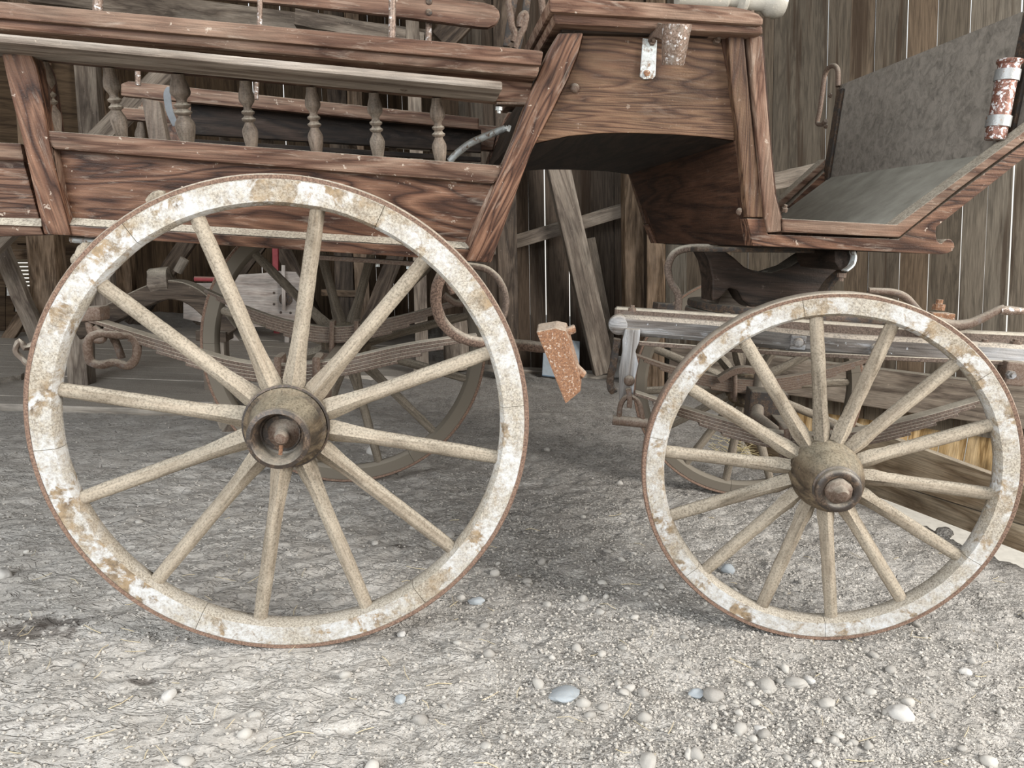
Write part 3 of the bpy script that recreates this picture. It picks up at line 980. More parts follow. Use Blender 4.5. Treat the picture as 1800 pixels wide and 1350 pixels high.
# fender plank standing out over the wheel
for side in (1, 0):
    a, b, c, d = fl(-120, 47, -0.15), fl(883, 143, -0.15), fl(883, 158, -0.15), fl(-120, 63, -0.15)
    th = TY * 0.155
    if not side: a, b, c, d, th = mir(a), mir(b), mir(c), mir(d), -th
    obj('fender_plank', prism([a, b, c, d], th, 0.004), M['plank'], CAR)

# turned balusters
BPROF = [(0.011, 0.0), (0.0125, 0.02), (0.0165, 0.16), (0.018, 0.25), (0.0165, 0.30), (0.010, 0.38), (0.0095, 0.40), (0.015, 0.425), (0.016, 0.45), (0.011, 0.475), (0.009, 0.50), (0.0145, 0.53), (0.015, 0.555), (0.010, 0.58),
         (0.0085, 0.61), (0.010, 0.64), (0.0165, 0.70), (0.018, 0.74), (0.0165, 0.82), (0.012, 0.93), (0.011, 1.0)]
bl_top = [(-44, 100), (75, 108), (190, 119), (312, 130), (430, 142), (547, 153), (657, 163), (767, 172)]
bl_bot = [(-20, 243), (98, 234), (215, 242), (330, 250), (443, 262), (557, 270), (665, 278), (774, 286)]
base_b = None
for mirrored in (False, True):
    for i, (tp, bt) in enumerate(zip(bl_top, bl_bot)):
        P, Q = fl(*tp, 0.02), fl(*bt, 0.012)
        if mirrored: P, Q = mir(P), mir(Q)
        if base_b is None:
            bm = lathe([(r, h * 0.2) for r, h in BPROF], (0, 0, 0), (0, 0, 1), 18)
            base_b = obj('baluster', bm, M['baluster'], CAR, grain=(0, 0, 1), local=True, smooth=True)
            b_ = base_b
        else:
            b_ = base_b.copy()
            link(b_, CAR)
        dd = P - Q
        k = 1.25 if i == 3 else 1.0
        b_.location = Q - ORG[CAR.name]
        b_.rotation_euler = dd.to_track_quat('Z', 'X').to_euler()
        b_.scale = (k, k, dd.length / 0.2)
for x, y in ((710, 152), (1010, 155)):
    obj('round_bolt', bolt(fl(x, y, -0.045 if x < 900 else -0.001), (0, -1, 0.2), 0.0115, 0.010, dome=True), M['iron'] if x > 900 else M['baluster'], CAR, smooth=True)

# box seat in front
box_side = [(1026, 58), (1280, 66), (1292, 247), (1240, 240), (1180, 236), (1120, 234), (1060, 234), (1000, 239), (940, 252), (968, 200), (1000, 135), (1016, 95)]
both('seat_box_side', box_side, 0.0, 0.022, M['box'])
arch = [(938, 254), (1000, 240), (1060, 235), (1120, 235), (1180, 237), (1240, 241), (1292, 249)]
A = [fl(x, y, 0.0) for x, y in arch]
bm = bmesh.new()
va = [bm.verts.new(p) for p in A]
vb = [bm.verts.new(mir(p)) for p in A]
vc = [bm.verts.new(p + V((0, 0, 0.02))) for p in A]
vd = [bm.verts.new(mir(p) + V((0, 0, 0.02))) for p in A]
for i in range(len(A) - 1):
    bm.faces.new((va[i], vb[i], vb[i + 1], va[i + 1]))
    bm.faces.new((vc[i], vc[i + 1], vd[i + 1], vd[i]))
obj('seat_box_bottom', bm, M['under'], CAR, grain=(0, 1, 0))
P1, P2 = fl(1322, 432, 0.002), fl(1290, 247, 0.002)
obj('riser_panel', prism([P1, P2, mir(P2), mir(P1)], V((0.022, 0, 0)), 0.002), M['riser'], CAR, grain=(0, 1, 0))
P1, P2 = fl(902, 250, 0.03), fl(960, 108, 0.03)
obj('seat_back_panel', prism([P1, P2, mir(P2), mir(P1)], V((0.02, 0, 0)), 0.002), M['under'], CAR, grain=(0, 1, 0))
for pts, off, nm in (([(966, -6), (1290, 11), (1318, 17), (1334, 24), (1342, 32), (1342, 44), (967, 21)], -0.075, 'seat_top'),
                     ([(972, 22), (1341, 45), (1342, 60), (976, 42)], -0.06, 'seat_top_moulding')):
    P = [fl(x, y, off) for x, y in pts]
    obj(nm, prism(P, V((0, 2 * (YC - P[0].y), 0)), 0.005), M['rail'], CAR)
both('seat_apron', [(985, 40), (1338, 60), (1336, 66), (988, 58)], -0.02, 0.03, M['under'])
# front uprights beside the foot board
both('box_post', [(1266, 60), (1342, 62), (1350, 167), (1358, 270), (1366, 345), (1376, 386), (1376, 425), (1324, 430), (1313, 383), (1297, 240), (1283, 150)], -0.004, 0.05, M['riser'], grain=(-0.12, 0, 1))
both('post_moulding', [(1280, 63), (1308, 63), (1316, 150), (1325, 240), (1343, 382), (1314, 382), (1298, 235), (1286, 150)], -0.022, 0.03, M['box'], grain=(-0.12, 0, 1), wd=0.004)
both('post_moulding', [(1318, 63), (1340, 63), (1348, 167), (1356, 270), (1363, 340), (1373, 380), (1374, 407), (1350, 409), (1345, 385), (1338, 330), (1328, 190)], -0.03, 0.035, M['rail'], grain=(-0.12, 0, 1), wd=0.004)
both('toe_rail', [(1313, 384), (1343, 385), (1350, 412), (1580, 421), (1650, 365), (1840, 223), (1840, 247), (1800, 278), (1725, 337), (1646, 399), (1645, 412), (1647, 422), (1651, 427), (1656, 428), (1661, 423), (1666, 420), (1672, 421), (1677, 427), (1678, 434), (1674, 441), (1666, 445), (1655, 447),
                  (1633, 446), (1480, 439), (1323, 432)], -0.022, 0.05, M['body'], wd=0.002)
both('toe_rail_moulding', [(1375, 384), (1577, 395), (1690, 312), (1840, 202), (1840, 219), (1690, 329), (1581, 417), (1377, 408)], -0.034, 0.06, M['rail'], wd=0.004)
# boards between the two sides
Q1, Q2 = fl(1375, 400, 0.02), fl(1580, 405, 0.02)
obj('foot_board', prism([Q1, Q2, mir(Q2), mir(Q1)], V((0, 0, -0.02)), 0.002), M['riser'], CAR, grain=(0, 1, 0))
T1 = fl(1580, 400, 0.02)
T2 = V((1.80, 0.20, 1.288))
T1m, T2m = mir(T1), V((1.80, 2 * YC - 0.20, 1.288))
obj('toe_board', prism([T1, T2, T2m, T1m], V((0.008, 0, -0.012)), 0.001), M['lino'], CAR)
F1, F2 = fl(84, 395, 0.03), fl(830, 440, 0.03)
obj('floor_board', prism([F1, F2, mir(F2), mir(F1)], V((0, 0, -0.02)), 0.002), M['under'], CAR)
F1, F2 = fl(1330, 434, 0.03), fl(1620, 446, 0.03)
obj('bottom_board', prism([F1, F2, mir(F2), mir(F1)], V((0, 0, 0.012)), 0.002), M['under'], CAR)
obj('dash_panel', rough(prism([V((1.80, 0.14, 1.27)), V((1.80, 1.17, 1.275)), V((1.80, 1.16, 1.622)), V((1.80, 0.11, 1.642))], V((0.014, 0, 0)), 0.003), 0.001, 20), M['leather'], CAR, grain=(0, 1, 0))
DX = 1.792
bm = beam(at_x(1452, 318, DX), at_x(1478, 156, DX), 0.012, 0.04, (1, 0, 0))
hb = obj('dash_bracket', bm, M['dark_iron'], CAR, grain=(0, 0, 1))
for x, y in ((1461, 168), (1453, 222), (1447, 290)):
    obj('bolt_head', bolt(at_x(x, y, DX - 0.006), (-1, 0, 0), 0.009, 0.006), M['iron'], hb, smooth=True, origin=ORG[CAR.name])
obj('dash_hook', tube([at_x(x, y, DX - 0.012) for x, y in ((1473, 152), (1473, 125), (1467, 116), (1458, 118), (1450, 132), (1446, 160), (1441, 195), (1437, 216), (1446, 218), (1452, 212))], 0.009, 10, sm=4), M['iron'], CAR, smooth=True)
bm = beam(V((DX, 0.235, 1.27)), V((DX, 0.215, 1.63)), 0.012, 0.05, (1, 0, 0))
db = obj('dash_bracket', bm, M['dark_iron'], CAR, grain=(0, 0, 1))
lc0, lc1 = at_y(1749, 246, 0.17), at_y(1776, 104, 0.17)
ax = (lc1 - lc0).normalized()
L = (lc1 - lc0).length
ls = obj('lamp_socket', lathe([(0.006, 0), (0.0235, 0.0), (0.0245, 0.01), (0.0245, 0.15 * L), (0.0245, 0.86 * L), (0.025, 0.93 * L), (0.029, 0.95 * L), (0.03, 0.985 * L), (0.022, L), (0.005, L)], lc0, ax, 28), M['socket_red'], CAR, smooth=True, label='rusty nickelled lamp socket with two grey collars')
for f in (0.16, 0.73):
    obj('collar', lathe([(0.0245, f * L), (0.0285, f * L), (0.0285, (f + 0.135) * L), (0.0245, (f + 0.135) * L)], lc0, ax, 28), M['zinc'], ls, smooth=True, origin=ORG[CAR.name])
    q = lc0 + ax * (f + 0.07) * L
    obj('clip', beam(q, V((DX, q.y + 0.05, q.z + 0.01)), 0.012, 0.02), M['dark_iron'], ls, origin=ORG[CAR.name])
# lamp bracket on the seat box
pl = obj('lamp_bracket', prism([fl(x, y, -0.004) for x, y in ((1129, 68), (1154, 71), (1151, 134), (1146, 140), (1130, 140), (1124, 135))], TY * -0.006, 0.0015), M['plate'], CAR, label='pale metal lamp bracket plate')
obj('screw', bolt(fl(1137, 128, -0.011), (0, -1, 0.2), 0.008, 0.003, dome=True), M['rust'], pl, smooth=True, origin=ORG[CAR.name])
obj('nut', bolt(fl(1146, 75, -0.011), (0, -1, 0.2), 0.008, 0.008, hexa=True), M['iron'], pl, origin=ORG[CAR.name])
s0, s1 = fl(1183, 114, -0.135), fl(1190, 42, -0.135)
ax = (s1 - s0).normalized()
L = (s1 - s0).length
obj('lamp_socket', lathe([(0.018, 0.006), (0.0225, 0.0), (0.0245, 0.004), (0.031, L * 0.95), (0.031, L), (0.027, L), (0.026, L * 0.9), (0.006, L * 0.88)], s0, ax, 28), M['socket'], CAR, smooth=True, label='flaking nickelled tube-shaped lamp socket')
obj('lamp_arm', strap([fl(1143, 62, -0.012), fl(1152, 53, -0.05), fl(1168, 58, -0.10), fl(1176, 72, -0.12)], (0.1, -0.2, 1), 0.03, 0.006), M['iron'], CAR)
obj('screw_nut', bolt(fl(1258, 74, -0.001), (0, -1, 0.2), 0.008, 0.012, hexa=True), M['iron'], CAR)
obj('round_bolt', bolt(fl(1301, 372, -0.005), (-1, 0, 0), 0.010, 0.010, dome=True), M['iron'], CAR, smooth=True)
obj('round_bolt', bolt(fl(1378, 372, 0.02), (0, -0.4, 1), 0.008, 0.01, hexa=True), M['iron'], CAR)
# white knob at the end of the seat rail
k0, k1 = at_y(1270, -4, 0.36), at_y(1376, 4, 0.36)
L = (k1 - k0).length
obj('rail_knob', lathe([(0.03, -0.12), (0.03, 0.05 * L), (0.022, 0.1 * L), (0.022, 0.24 * L), (0.038, 0.30 * L), (0.038, 0.36 * L), (0.028, 0.40 * L), (0.026, 0.66 * L), (0.036, 0.74 * L), (0.042, 0.88 * L), (0.036, L), (0.01, L * 1.02)], k0, k1 - k0, 28), M['pearl'], CAR, smooth=True, label='cream white turned knob of the seat rail')
for f_ in (0.12, 0.5):
    q = k0.lerp(k1, f_)
    obj('knob_stay', tube([V((q.x, q.y, q.z)), V((q.x, q.y, fl(1200, 10, -0.075).z - 0.01))], 0.008, 10), M['iron'], CAR, smooth=True)
# backrest with its iron stays
bk = prism([at_y(x, y, 0.27) for x, y in ((250, -14), (480, 6), (620, 20), (750, 36), (840, 48), (858, 49), (872, 43), (880, 30), (878, 18), (868, 8), (850, 3), (700, -16), (480, -50), (250, -75))], V((0, 0.025, 0.0)), 0.008)
br = obj('backrest_board', bk, M['rail'], CAR)
for x, y in ((754, 3), (754, 22)):
    obj('bolt_head', bolt(at_y(x, y, 0.27), (0, -1, 0), 0.008, 0.004, dome=True), M['dark_iron'], br, smooth=True, origin=ORG[CAR.name])
for x0, y0, x1, y1, Y, r in ((690, -20, 689, 72, 0.20, 0.0085), (754, 36, 753, 80, 0.305, 0.008), (458, -30, 456, 48, 0.20, 0.006), (172, -30, 172, 20, 0.2, 0.011), (452, 125, 450, 175, 0.7, 0.007), (242, 110, 243, 150, 0.7, 0.008)):
    obj('iron_stay', tube([at_y(x0, y0, Y), at_y(x1, y1, Y)], r, 10), M['socket'], CAR, smooth=True)
obj('bench_leg', prism([at_y(x, y, 0.72) for x, y in ((248, 172), (280, 178), (294, 250), (262, 250))], V((0, 0.04, 0)), 0.003), M['baluster'], CAR, grain=(0, 0, 1))
obj('bench_rail', prism([at_y(x, y, 0.95) for x, y in ((212, 147), (225, 142), (842, 207), (842, 228), (212, 168))], V((0, 0.035, 0)), 0.005), M['rail'], CAR)
obj('bench_panel', prism([at_y(x, y, 1.02) for x, y in ((335, 178), (846, 228), (846, 268), (335, 236))], V((0, 0.03, 0)), 0.003), M['under'], CAR)
obj('bench_panel', prism([at_y(x, y, 1.02) for x, y in ((335, 244), (846, 276), (846, 284), (335, 254))], V((0, 0.03, 0)), 0.003), M['under'], CAR)
obj('webbing_strap', strap([at_y(x, y, 0.62) for x, y in ((300, 152), (294, 165), (298, 195), (310, 222))], (1, 0, 0.1), 0.02, 0.004), M['cloth'], CAR)
obj('grab_iron', tube([at_y(x, y, 0.42) for x, y in ((790, 284), (805, 268), (830, 250), (860, 237), (888, 226))], 0.0095, 10, sm=4), M['plate'], CAR, smooth=True)
# brake levers beside the seat
for pts in ([(905, 85), (912, 65), (920, 50), (925, 30), (922, 24), (916, 30), (913, 48)], [(893, 0), (897, 25), (900, 45), (905, 60), (902, 74)], [(950, -10), (953, 5), (955, 28)]):
    obj('brake_lever', tube([at_y(x, y, 0.5) for x, y in pts], 0.009, 10, sm=4, rough=0.2), M['iron'], CAR, smooth=True)
for pts in ([(890, 82), (897, 40), (905, -10)], [(908, 88), (920, 40), (928, -10)]):
    obj('lever_quadrant', strap([at_y(x, y, 0.55) for x, y in pts], (1, 0, 0), 0.02, 0.01, sm=3), M['dark_iron'], CAR)
obj('body_iron', strap([fl(872, 183, 0.0), fl(926, 184, 0.0), fl(922, 196, 0.0), fl(882, 290, 0.0)], (0, 1, 0), 0.03, 0.005, sm=0), M['iron'], CAR)
obj('nut', bolt(fl(877, 188, 0.0), (0, 0, -1), 0.009, 0.008, hexa=True), M['plate'], CAR)
obj('nut', bolt(fl(897, 227, 0.0), (-1, 0, 0.3), 0.008, 0.007, hexa=True), M['plate'], CAR)
for x, y in ((664, 466), (718, 470)):
    q = at_y(x, y, 0.32)
    obj('nut', bolt(q + V((0, 0, 0.014)), (0, 0, -1), 0.011, 0.01, hexa=True), M['plate'], CAR)
obj('body_iron', beam(at_y(560, 452, 0.32), at_y(830, 470, 0.32), 0.05, 0.012), M['iron'], CAR)
obj('step_iron', tube([at_y(124, 421, 0.3), at_y(185, 425, 0.3)], 0.008, 10), M['plate'], CAR, smooth=True)


# ------------------------------------------------------------------ springs and running gear
def leaf_spring(name, pts, leaves, wd_, th, wdir=(0, 1, 0), mat='spring', shrink=0.13):
    path = smooth_path(pts, 8)
    m = len(path)
    bm = bmesh.new()
    mid = m // 2
    for k in range(leaves):
        cut = int(m * shrink * k * 0.5) if k else 0
        sub = path[cut:m - cut]
        if len(sub) < 4: break
        sub = [p + V((0, 0, -th * 1.03 * k)) for p in sub]
        strap(sub, wdir, wd_ * (1 - 0.02 * k), th, bm, sm=0, bv=0.001)
    return obj(name, bm, M[mat], CAR)


ns = leaf_spring('leaf_spring', [at_y(x, y, 0.20) for x, y in ((158, 560), (230, 582), (330, 612), (420, 636), (505, 643), (600, 632), (700, 610), (780, 597), (838, 590))], 5, 0.045, 0.0085)
for x in (488, 556):
    a, b = at_y(x, 630, 0.17), at_y(x, 705, 0.17)
    obj('spring_clip', tube([b, a, a + V((0, 0.065, 0)), b + V((0, 0.065, 0))], 0.009, 10, rough=0.2), M['iron'], CAR, smooth=True)
obj('spring_seat', beam(at_y(455, 700, 0.2), at_y(580, 705, 0.2), 0.07, 0.05), M['iron'], CAR)
# left shackle with its D-shaped ring
obj('spring_eye', rough(beam(at_y(142, 552, 0.20), at_y(186, 550, 0.20), 0.06, 0.035, wd=0.009), 0.003, 60), M['iron'], CAR, smooth=True)
obj('shackle_ring', tube([at_y(x, y, 0.185) for x, y in ((156, 598), (155, 622), (161, 637), (178, 641), (202, 637), (224, 643), (238, 630), (240, 606), (230, 590), (206, 588), (175, 586))], 0.0105, 12, closed=True, sm=5, rough=0.15), M['iron'], CAR, smooth=True)
obj('shackle_link', tube([at_y(x, y, 0.19) for x, y in ((156, 556), (160, 580), (170, 597), (182, 592), (166, 574))], 0.010, 12, sm=4, rough=0.2), M['iron'], CAR, smooth=True)
obj('shackle_link', tube([at_y(x, y, 0.215) for x, y in ((180, 575), (198, 592), (208, 612), (214, 630))], 0.009, 12, sm=4, rough=0.2), M['iron'], CAR, smooth=True)
fs = leaf_spring('leaf_spring', [at_y(x, y, 1.13) for x, y in ((362, 510), (430, 540), (510, 566), (595, 576), (680, 562), (760, 542), (835, 520))], 6, 0.045, 0.0095)
for x in (583, 626):
    a, b = at_y(x, 566, 1.10), at_y(x, 622, 1.10)
    obj('spring_clip', tube([b, a, a + V((0, 0.065, 0)), b + V((0, 0.065, 0))], 0.009, 10), M['iron'], CAR, smooth=True)
obj('axle', beam(V((0, 0.03, 0.54)), V((0, 1.31, 0.54)), 0.045, 0.05, (1, 0, 0)), M['iron'], CAR, grain=(0, 1, 0))
obj('spring_seat', beam(at_y(560, 628, 1.13), at_y(650, 640, 1.13), 0.07, 0.05), M['iron'], CAR)
obj('scroll_iron', tube([at_y(x, y, 0.34) for x, y in ((770, 462), (825, 467), (856, 474), (878, 494), (889, 524), (886, 552), (874, 572), (858, 582))], 0.0095, 12, sm=4, rough=0.15), M['spring'], CAR, smooth=True)
obj('scroll_iron', tube([at_y(x, y, 0.30) for x, y in ((785, 482), (803, 476), (818, 490), (812, 508), (795, 512), (790, 498))], 0.010, 10, closed=True, rough=0.25), M['rust_dark'], CAR, smooth=True)
obj('scroll_iron', tube([at_y(x, y, 0.95) for x, y in ((780, 518), (800, 532), (820, 532), (838, 522))], 0.012, 10, sm=3), M['iron'], CAR, smooth=True)
obj('brake_rod', tube([at_y(x, y, 0.13) for x, y in ((800, 470), (777, 484), (767, 515), (770, 548), (785, 575), (812, 594), (850, 603), (900, 605), (965, 612))], 0.0135, 14, sm=5, rough=0.15), M['rust_dark'], CAR, smooth=True, label='thick rusty bent brake rod')
bs = rough(prism([at_y(x, y, 0.06) for x, y in ((942, 584), (976, 577), (994, 582), (1000, 596), (1003, 612), (1010, 630), (1014, 648), (1018, 662), (1021, 688), (994, 711), (980, 676), (960, 628))], V((0.012, 0.055, 0.014)), 0.004), 0.003, 40)
bso = obj('brake_shoe', bs, M['rust'], CAR, label='rusty iron brake shoe plate')
obj('shoe_lug', rough(tube([at_y(985, 588, 0.085), at_y(1010, 578, 0.09)], 0.011, 10), 0.003, 60), M['rust'], bso, smooth=True, origin=ORG[CAR.name])
obj('shoe_lug', rough(tube([at_y(1008, 645, 0.085), at_y(1023, 660, 0.09)], 0.013, 10), 0.004, 60), M['rust'], bso, smooth=True, origin=ORG[CAR.name])


# ------------------------------------------------------------------ wheels
def wheel(name, R, nsp, phase, hub_r, hub_front, nose_r, camb, steer, loc, face, joints, style):
    """rim with tyre, spokes and hub as children; local -Y is the outer face"""
    r0 = R - face
    dep = 0.052
    bm = bmesh.new()
    seg = 96
    jset = {round(j * seg) % seg for j in joints}
    prof = []
    c = 0.007
    for rr_, yy in ((r0 + c, 0), (R - 0.003, 0), (R, 0.003), (R, dep - 0.003), (R - 0.003, dep), (r0 + c * 1.6, dep), (r0, dep - c * 1.8), (r0 - 0.001, dep / 2), (r0, c * 1.8)):
        prof.append((rr_, yy))
    rings = []
    for k in range(seg):
        a0 = 2 * math.pi * k / seg
        for da, sh in (((-0.0016, 0), (0, 0.0028), (0.0016, 0)) if k in jset else ((0, 0),)):
            ang = a0 + da
            ring = []
            for rr_, yy in prof:
                rad = rr_ + noise.noise(V((math.cos(ang) * 9, math.sin(ang) * 9, R * 7))) * 0.0012
                if sh:
                    rad -= sh if rr_ > r0 + 0.02 else -sh
                    yy = yy + sh if yy < 0.01 else (yy - sh if yy > dep - 0.01 else yy)
                ring.append(bm.verts.new((rad * math.cos(ang), yy, rad * math.sin(ang))))
            rings.append(ring)
    n = len(prof)
    for a, b in zip(rings, rings[1:] + rings[:1]):
        for i in range(n): bm.faces.new((a[i], b[i], b[(i + 1) % n], a[(i + 1) % n]))
    W = obj(name, bm, M['rim'], CAR, grain=None, smooth=True, local=True)
    W.location = V(loc) - ORG[CAR.name]
    W.rotation_euler = (0, 0, 0)
    W.matrix_local = Matrix.Translation(V(loc) - ORG[CAR.name]) @ Matrix.Rotation(steer, 4, 'Z') @ Matrix.Rotation(camb, 4, 'X')
    # iron tyre
    bm = bmesh.new()
    seg = 120
    rings = []
    for k in range(seg):
        a = 2 * math.pi * k / seg
        j = noise.noise(V((math.cos(a) * 14, math.sin(a) * 14, R))) * 0.0012
        rings.append([bm.verts.new((rr_ * math.cos(a), yy, rr_ * math.sin(a))) for rr_, yy in ((R - 0.001, 0.0012), (R + 0.007 + j, 0.0 + j), (R + 0.0095, 0.003), (R + 0.0095, dep - 0.003), (R + 0.007, dep), (R - 0.001, dep - 0.0012))])
    for a, b in zip(rings, rings[1:] + rings[:1]):
        for i in range(6): bm.faces.new((a[i], b[i], b[(i + 1) % 6], a[(i + 1) % 6]))
    obj('tyre', bm, M['tyre'], W, grain=None, smooth=True, local=True)
    # spokes: wedge-shaped foot at the hub, oval tapering shaft
    bm = bmesh.new()
    hs = hub_r - 0.012
    stations = []
    Ls = r0 + 0.004 - hs
    tang_w = 2 * math.pi * hub_r / nsp
    for f, tw, aw, sq in ((0.0, min(tang_w * 0.42, 0.022), 0.024, 1), (0.05, min(tang_w * 0.46, 0.024), 0.024, 1), (0.14, 0.0205, 0.0225, 0.7), (0.24, 0.0178, 0.0205, 0.35), (0.4, 0.0172, 0.0185, 0.1), (0.6, 0.0172, 0.0175, 0.05), (0.8, 0.0168, 0.0165, 0.0), (1.0, 0.0160, 0.0155, 0.0)):
        stations.append((hs + f * Ls, tw, aw, sq, 0.036 - 0.008 * f))
    rings = []
    kk = 16
    for z, tw, aw, sq, yc in stations:
        ring = []
        for k in range(kk):
            a = 2 * math.pi * k / kk
            ca, sa = math.cos(a), math.sin(a)
            m_ = max(abs(ca) + abs(sa), 1e-6)
            q = (1 - sq) + sq / m_ * 1.12     # towards a diamond near the hub
            ring.append(bm.verts.new((tw * ca * q, yc + aw * sa * q, z)))
        rings.append(ring)
    for a, b in zip(rings, rings[1:]):
        for k in range(kk): bm.faces.new((a[k], a[(k + 1) % kk], b[(k + 1) % kk], b[k]))
    bm.faces.new(list(reversed(rings[0])))
    bm.faces.new(rings[-1])
    bmesh.ops.subdivide_edges(bm, edges=[e for e in bm.edges if e.calc_length() > 0.04], cuts=3, use_grid_fill=True)
    rough(bm, 0.0012, 45)
    sp0 = obj('spoke', bm, M['spoke'], W, grain=(0, 0, 1), smooth=True, local=True)
    for k in range(nsp):
        s_ = sp0 if k == 0 else sp0.copy()
        if k: link(s_, W)
        s_.rotation_euler = (0, math.radians(phase + 360.0 / nsp * k), 0)
    # hub
    n1 = hub_front
    if style == 'open':
        hp = [(0.05, 0.14), (0.062, 0.14), (0.075, 0.09), (hub_r - 0.006, 0.066), (hub_r, 0.055), (hub_r, 0.022), (hub_r + 0.001, 0.018), (hub_r - 0.006, 0.008), (hub_r - 0.003, 0.0), (hub_r - 0.012, -0.006), (nose_r + 0.016, -n1 * 0.45), (nose_r + 0.006, -n1 * 0.86), (nose_r + 0.003, -n1 * 0.88)]
        obj('hub', lathe(hp, (0, 0, 0), (0, 1, 0), 48, open_end=True), M['hub'], W, grain=(0, 1, 0), smooth=True, local=True)
        obj('hub_band', lathe([(hub_r - 0.002, 0.006), (hub_r + 0.0025, 0.007), (hub_r + 0.0025, 0.017), (hub_r - 0.002, 0.018)], (0, 0, 0), (0, 1, 0), 48, close=False), M['grease'], W, grain=None, smooth=True, local=True)
        ring = [(nose_r + 0.006, -n1 * 0.86), (nose_r + 0.0075, -n1 * 0.9), (nose_r + 0.006, -n1), (nose_r - 0.003, -n1 - 0.003), (nose_r - 0.006, -n1), (nose_r - 0.010, -n1 * 0.8), (nose_r - 0.014, -n1 * 0.5), (0.041, -n1 * 0.46), (0.040, -n1 * 0.5), (0.002, -n1 * 0.5)]
        obj('hub_ring', lathe(ring, (0, 0, 0), (0, 1, 0), 48, close=False), M['grease'], W, grain=None, smooth=True, local=True)
        nut = rough(lathe([(0.036, -n1 * 0.48), (0.030, -n1 * 0.54), (0.021, -n1 * 0.6), (0.0165, -n1 * 0.66), (0.016, -n1 * 0.86), (0.011, -n1 * 0.97), (0.001, -n1 * 1.0)], (0.004, 0, 0), (0, 1, 0), 18), 0.0025, 70)
        obj('axle_nut', nut, M['iron'], W, grain=None, smooth=True, local=True)
        obj('linch_pin', tube([V((0.004, -n1 * 0.8, -0.01)), V((0.002, -n1 * 0.8, -0.04))], 0.0042, 8), M['rust'], W, grain=None, smooth=True, local=True)
    else:
        hp = [(0.05, 0.14), (0.062, 0.14), (0.075, 0.09), (hub_r - 0.006, 0.066), (hub_r, 0.055), (hub_r, 0.018), (hub_r - 0.004, 0.014), (hub_r - 0.004, 0.009), (hub_r + 0.001, 0.005), (hub_r, -0.008), (hub_r - 0.004, -0.022), (hub_r - 0.007, -0.026), (hub_r - 0.008, -0.045), (hub_r - 0.014, -0.065), (nose_r + 0.008, -n1 * 0.8), (nose_r + 0.003, -n1 * 0.84)]
        obj('hub', lathe(hp, (0, 0, 0), (0, 1, 0), 48, open_end=True), M['hub'], W, grain=(0, 1, 0), smooth=True, local=True)
        ring = [(nose_r + 0.008, -n1 * 0.78), (nose_r + 0.008, -n1 * 0.84), (nose_r + 0.004, -n1 * 0.86), (nose_r + 0.004, -n1 * 0.97), (nose_r + 0.001, -n1), (nose_r - 0.006, -n1 - 0.002), (nose_r - 0.012, -n1), (nose_r - 0.018, -n1 * 0.93), (0.003, -n1 * 0.9)]
        obj('hub_ring', lathe(ring, (0, 0, 0), (0, 1, 0), 48, close=False), M['grease'], W, grain=None, smooth=True, local=True)
        nut = rough(lathe([(0.032, -n1 * 0.9), (0.030, -n1 * 0.98), (0.026, -n1 * 1.02), (0.020, -n1 * 1.06), (0.0165, -n1 * 1.10), (0.0165, -n1 * 1.2), (0.011, -n1 * 1.27), (0.001, -n1 * 1.29)], (0, 0, 0), (0, 1, 0), 18), 0.005, 60)
        obj('axle_nut', nut, M['iron'], W, grain=None, smooth=True, local=True)
    return W


FARM = {}


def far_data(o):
    """far wheels: bare inner wood, colour darkened for the shade they stand in"""
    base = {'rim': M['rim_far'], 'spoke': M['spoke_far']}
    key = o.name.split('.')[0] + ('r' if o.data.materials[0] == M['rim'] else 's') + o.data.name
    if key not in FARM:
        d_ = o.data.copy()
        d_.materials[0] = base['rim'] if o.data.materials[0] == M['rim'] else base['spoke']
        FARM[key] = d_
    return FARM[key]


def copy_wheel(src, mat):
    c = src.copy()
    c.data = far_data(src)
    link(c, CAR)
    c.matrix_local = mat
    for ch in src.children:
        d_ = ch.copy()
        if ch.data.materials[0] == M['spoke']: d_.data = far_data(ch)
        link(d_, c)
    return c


CAMB, STEER, FCAMB = 0.0354, -0.2446, 0.0481
RR_, RF_ = 0.54, 0.4489
rc = V((0, 0, RR_ * math.cos(CAMB)))
fc = V((1.3169, 0.0432, RF_ * math.cos(FCAMB)))
rear = wheel('rear_wheel', RR_, 12, 7.5, 0.094, 0.088, 0.060, CAMB, 0.0, rc, 0.055, (0.02, 0.185, 0.35, 0.52, 0.69, 0.85), 'open')
front = wheel('front_wheel', RF_, 14, -10.5, 0.086, 0.115, 0.049, FCAMB, STEER, fc, 0.048, (0.115, 0.29, 0.475, 0.62, 0.775, 0.93), 'boss')
for a_, k_ in ((-48.5, 1.0), (-28.5, 0.9), (-50.5, 0.7)):
    q = V((math.sin(math.radians(a_)), 0, math.cos(math.radians(a_)))) * (RR_ + 0.012)
    obj('mud_clump', rough(lathe([(0.004, -0.022 * k_), (0.011 * k_, -0.014 * k_), (0.014 * k_, 0.0), (0.011 * k_, 0.014 * k_), (0.004, 0.022 * k_)], q + V((0, 0.016, 0)), V((q.z, 0, -q.x)), 14), 0.005, 70), M['spoke'], rear, grain=(0, 0, 1), smooth=True, local=True)
rc2 = V((0, 1.335 + 0.03, RR_ * math.cos(CAMB)))
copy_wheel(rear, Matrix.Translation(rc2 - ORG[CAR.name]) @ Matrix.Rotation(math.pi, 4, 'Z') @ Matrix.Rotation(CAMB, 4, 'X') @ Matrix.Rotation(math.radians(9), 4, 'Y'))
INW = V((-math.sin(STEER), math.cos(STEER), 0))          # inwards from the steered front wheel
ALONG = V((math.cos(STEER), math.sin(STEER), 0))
fc2 = fc + INW * 1.30
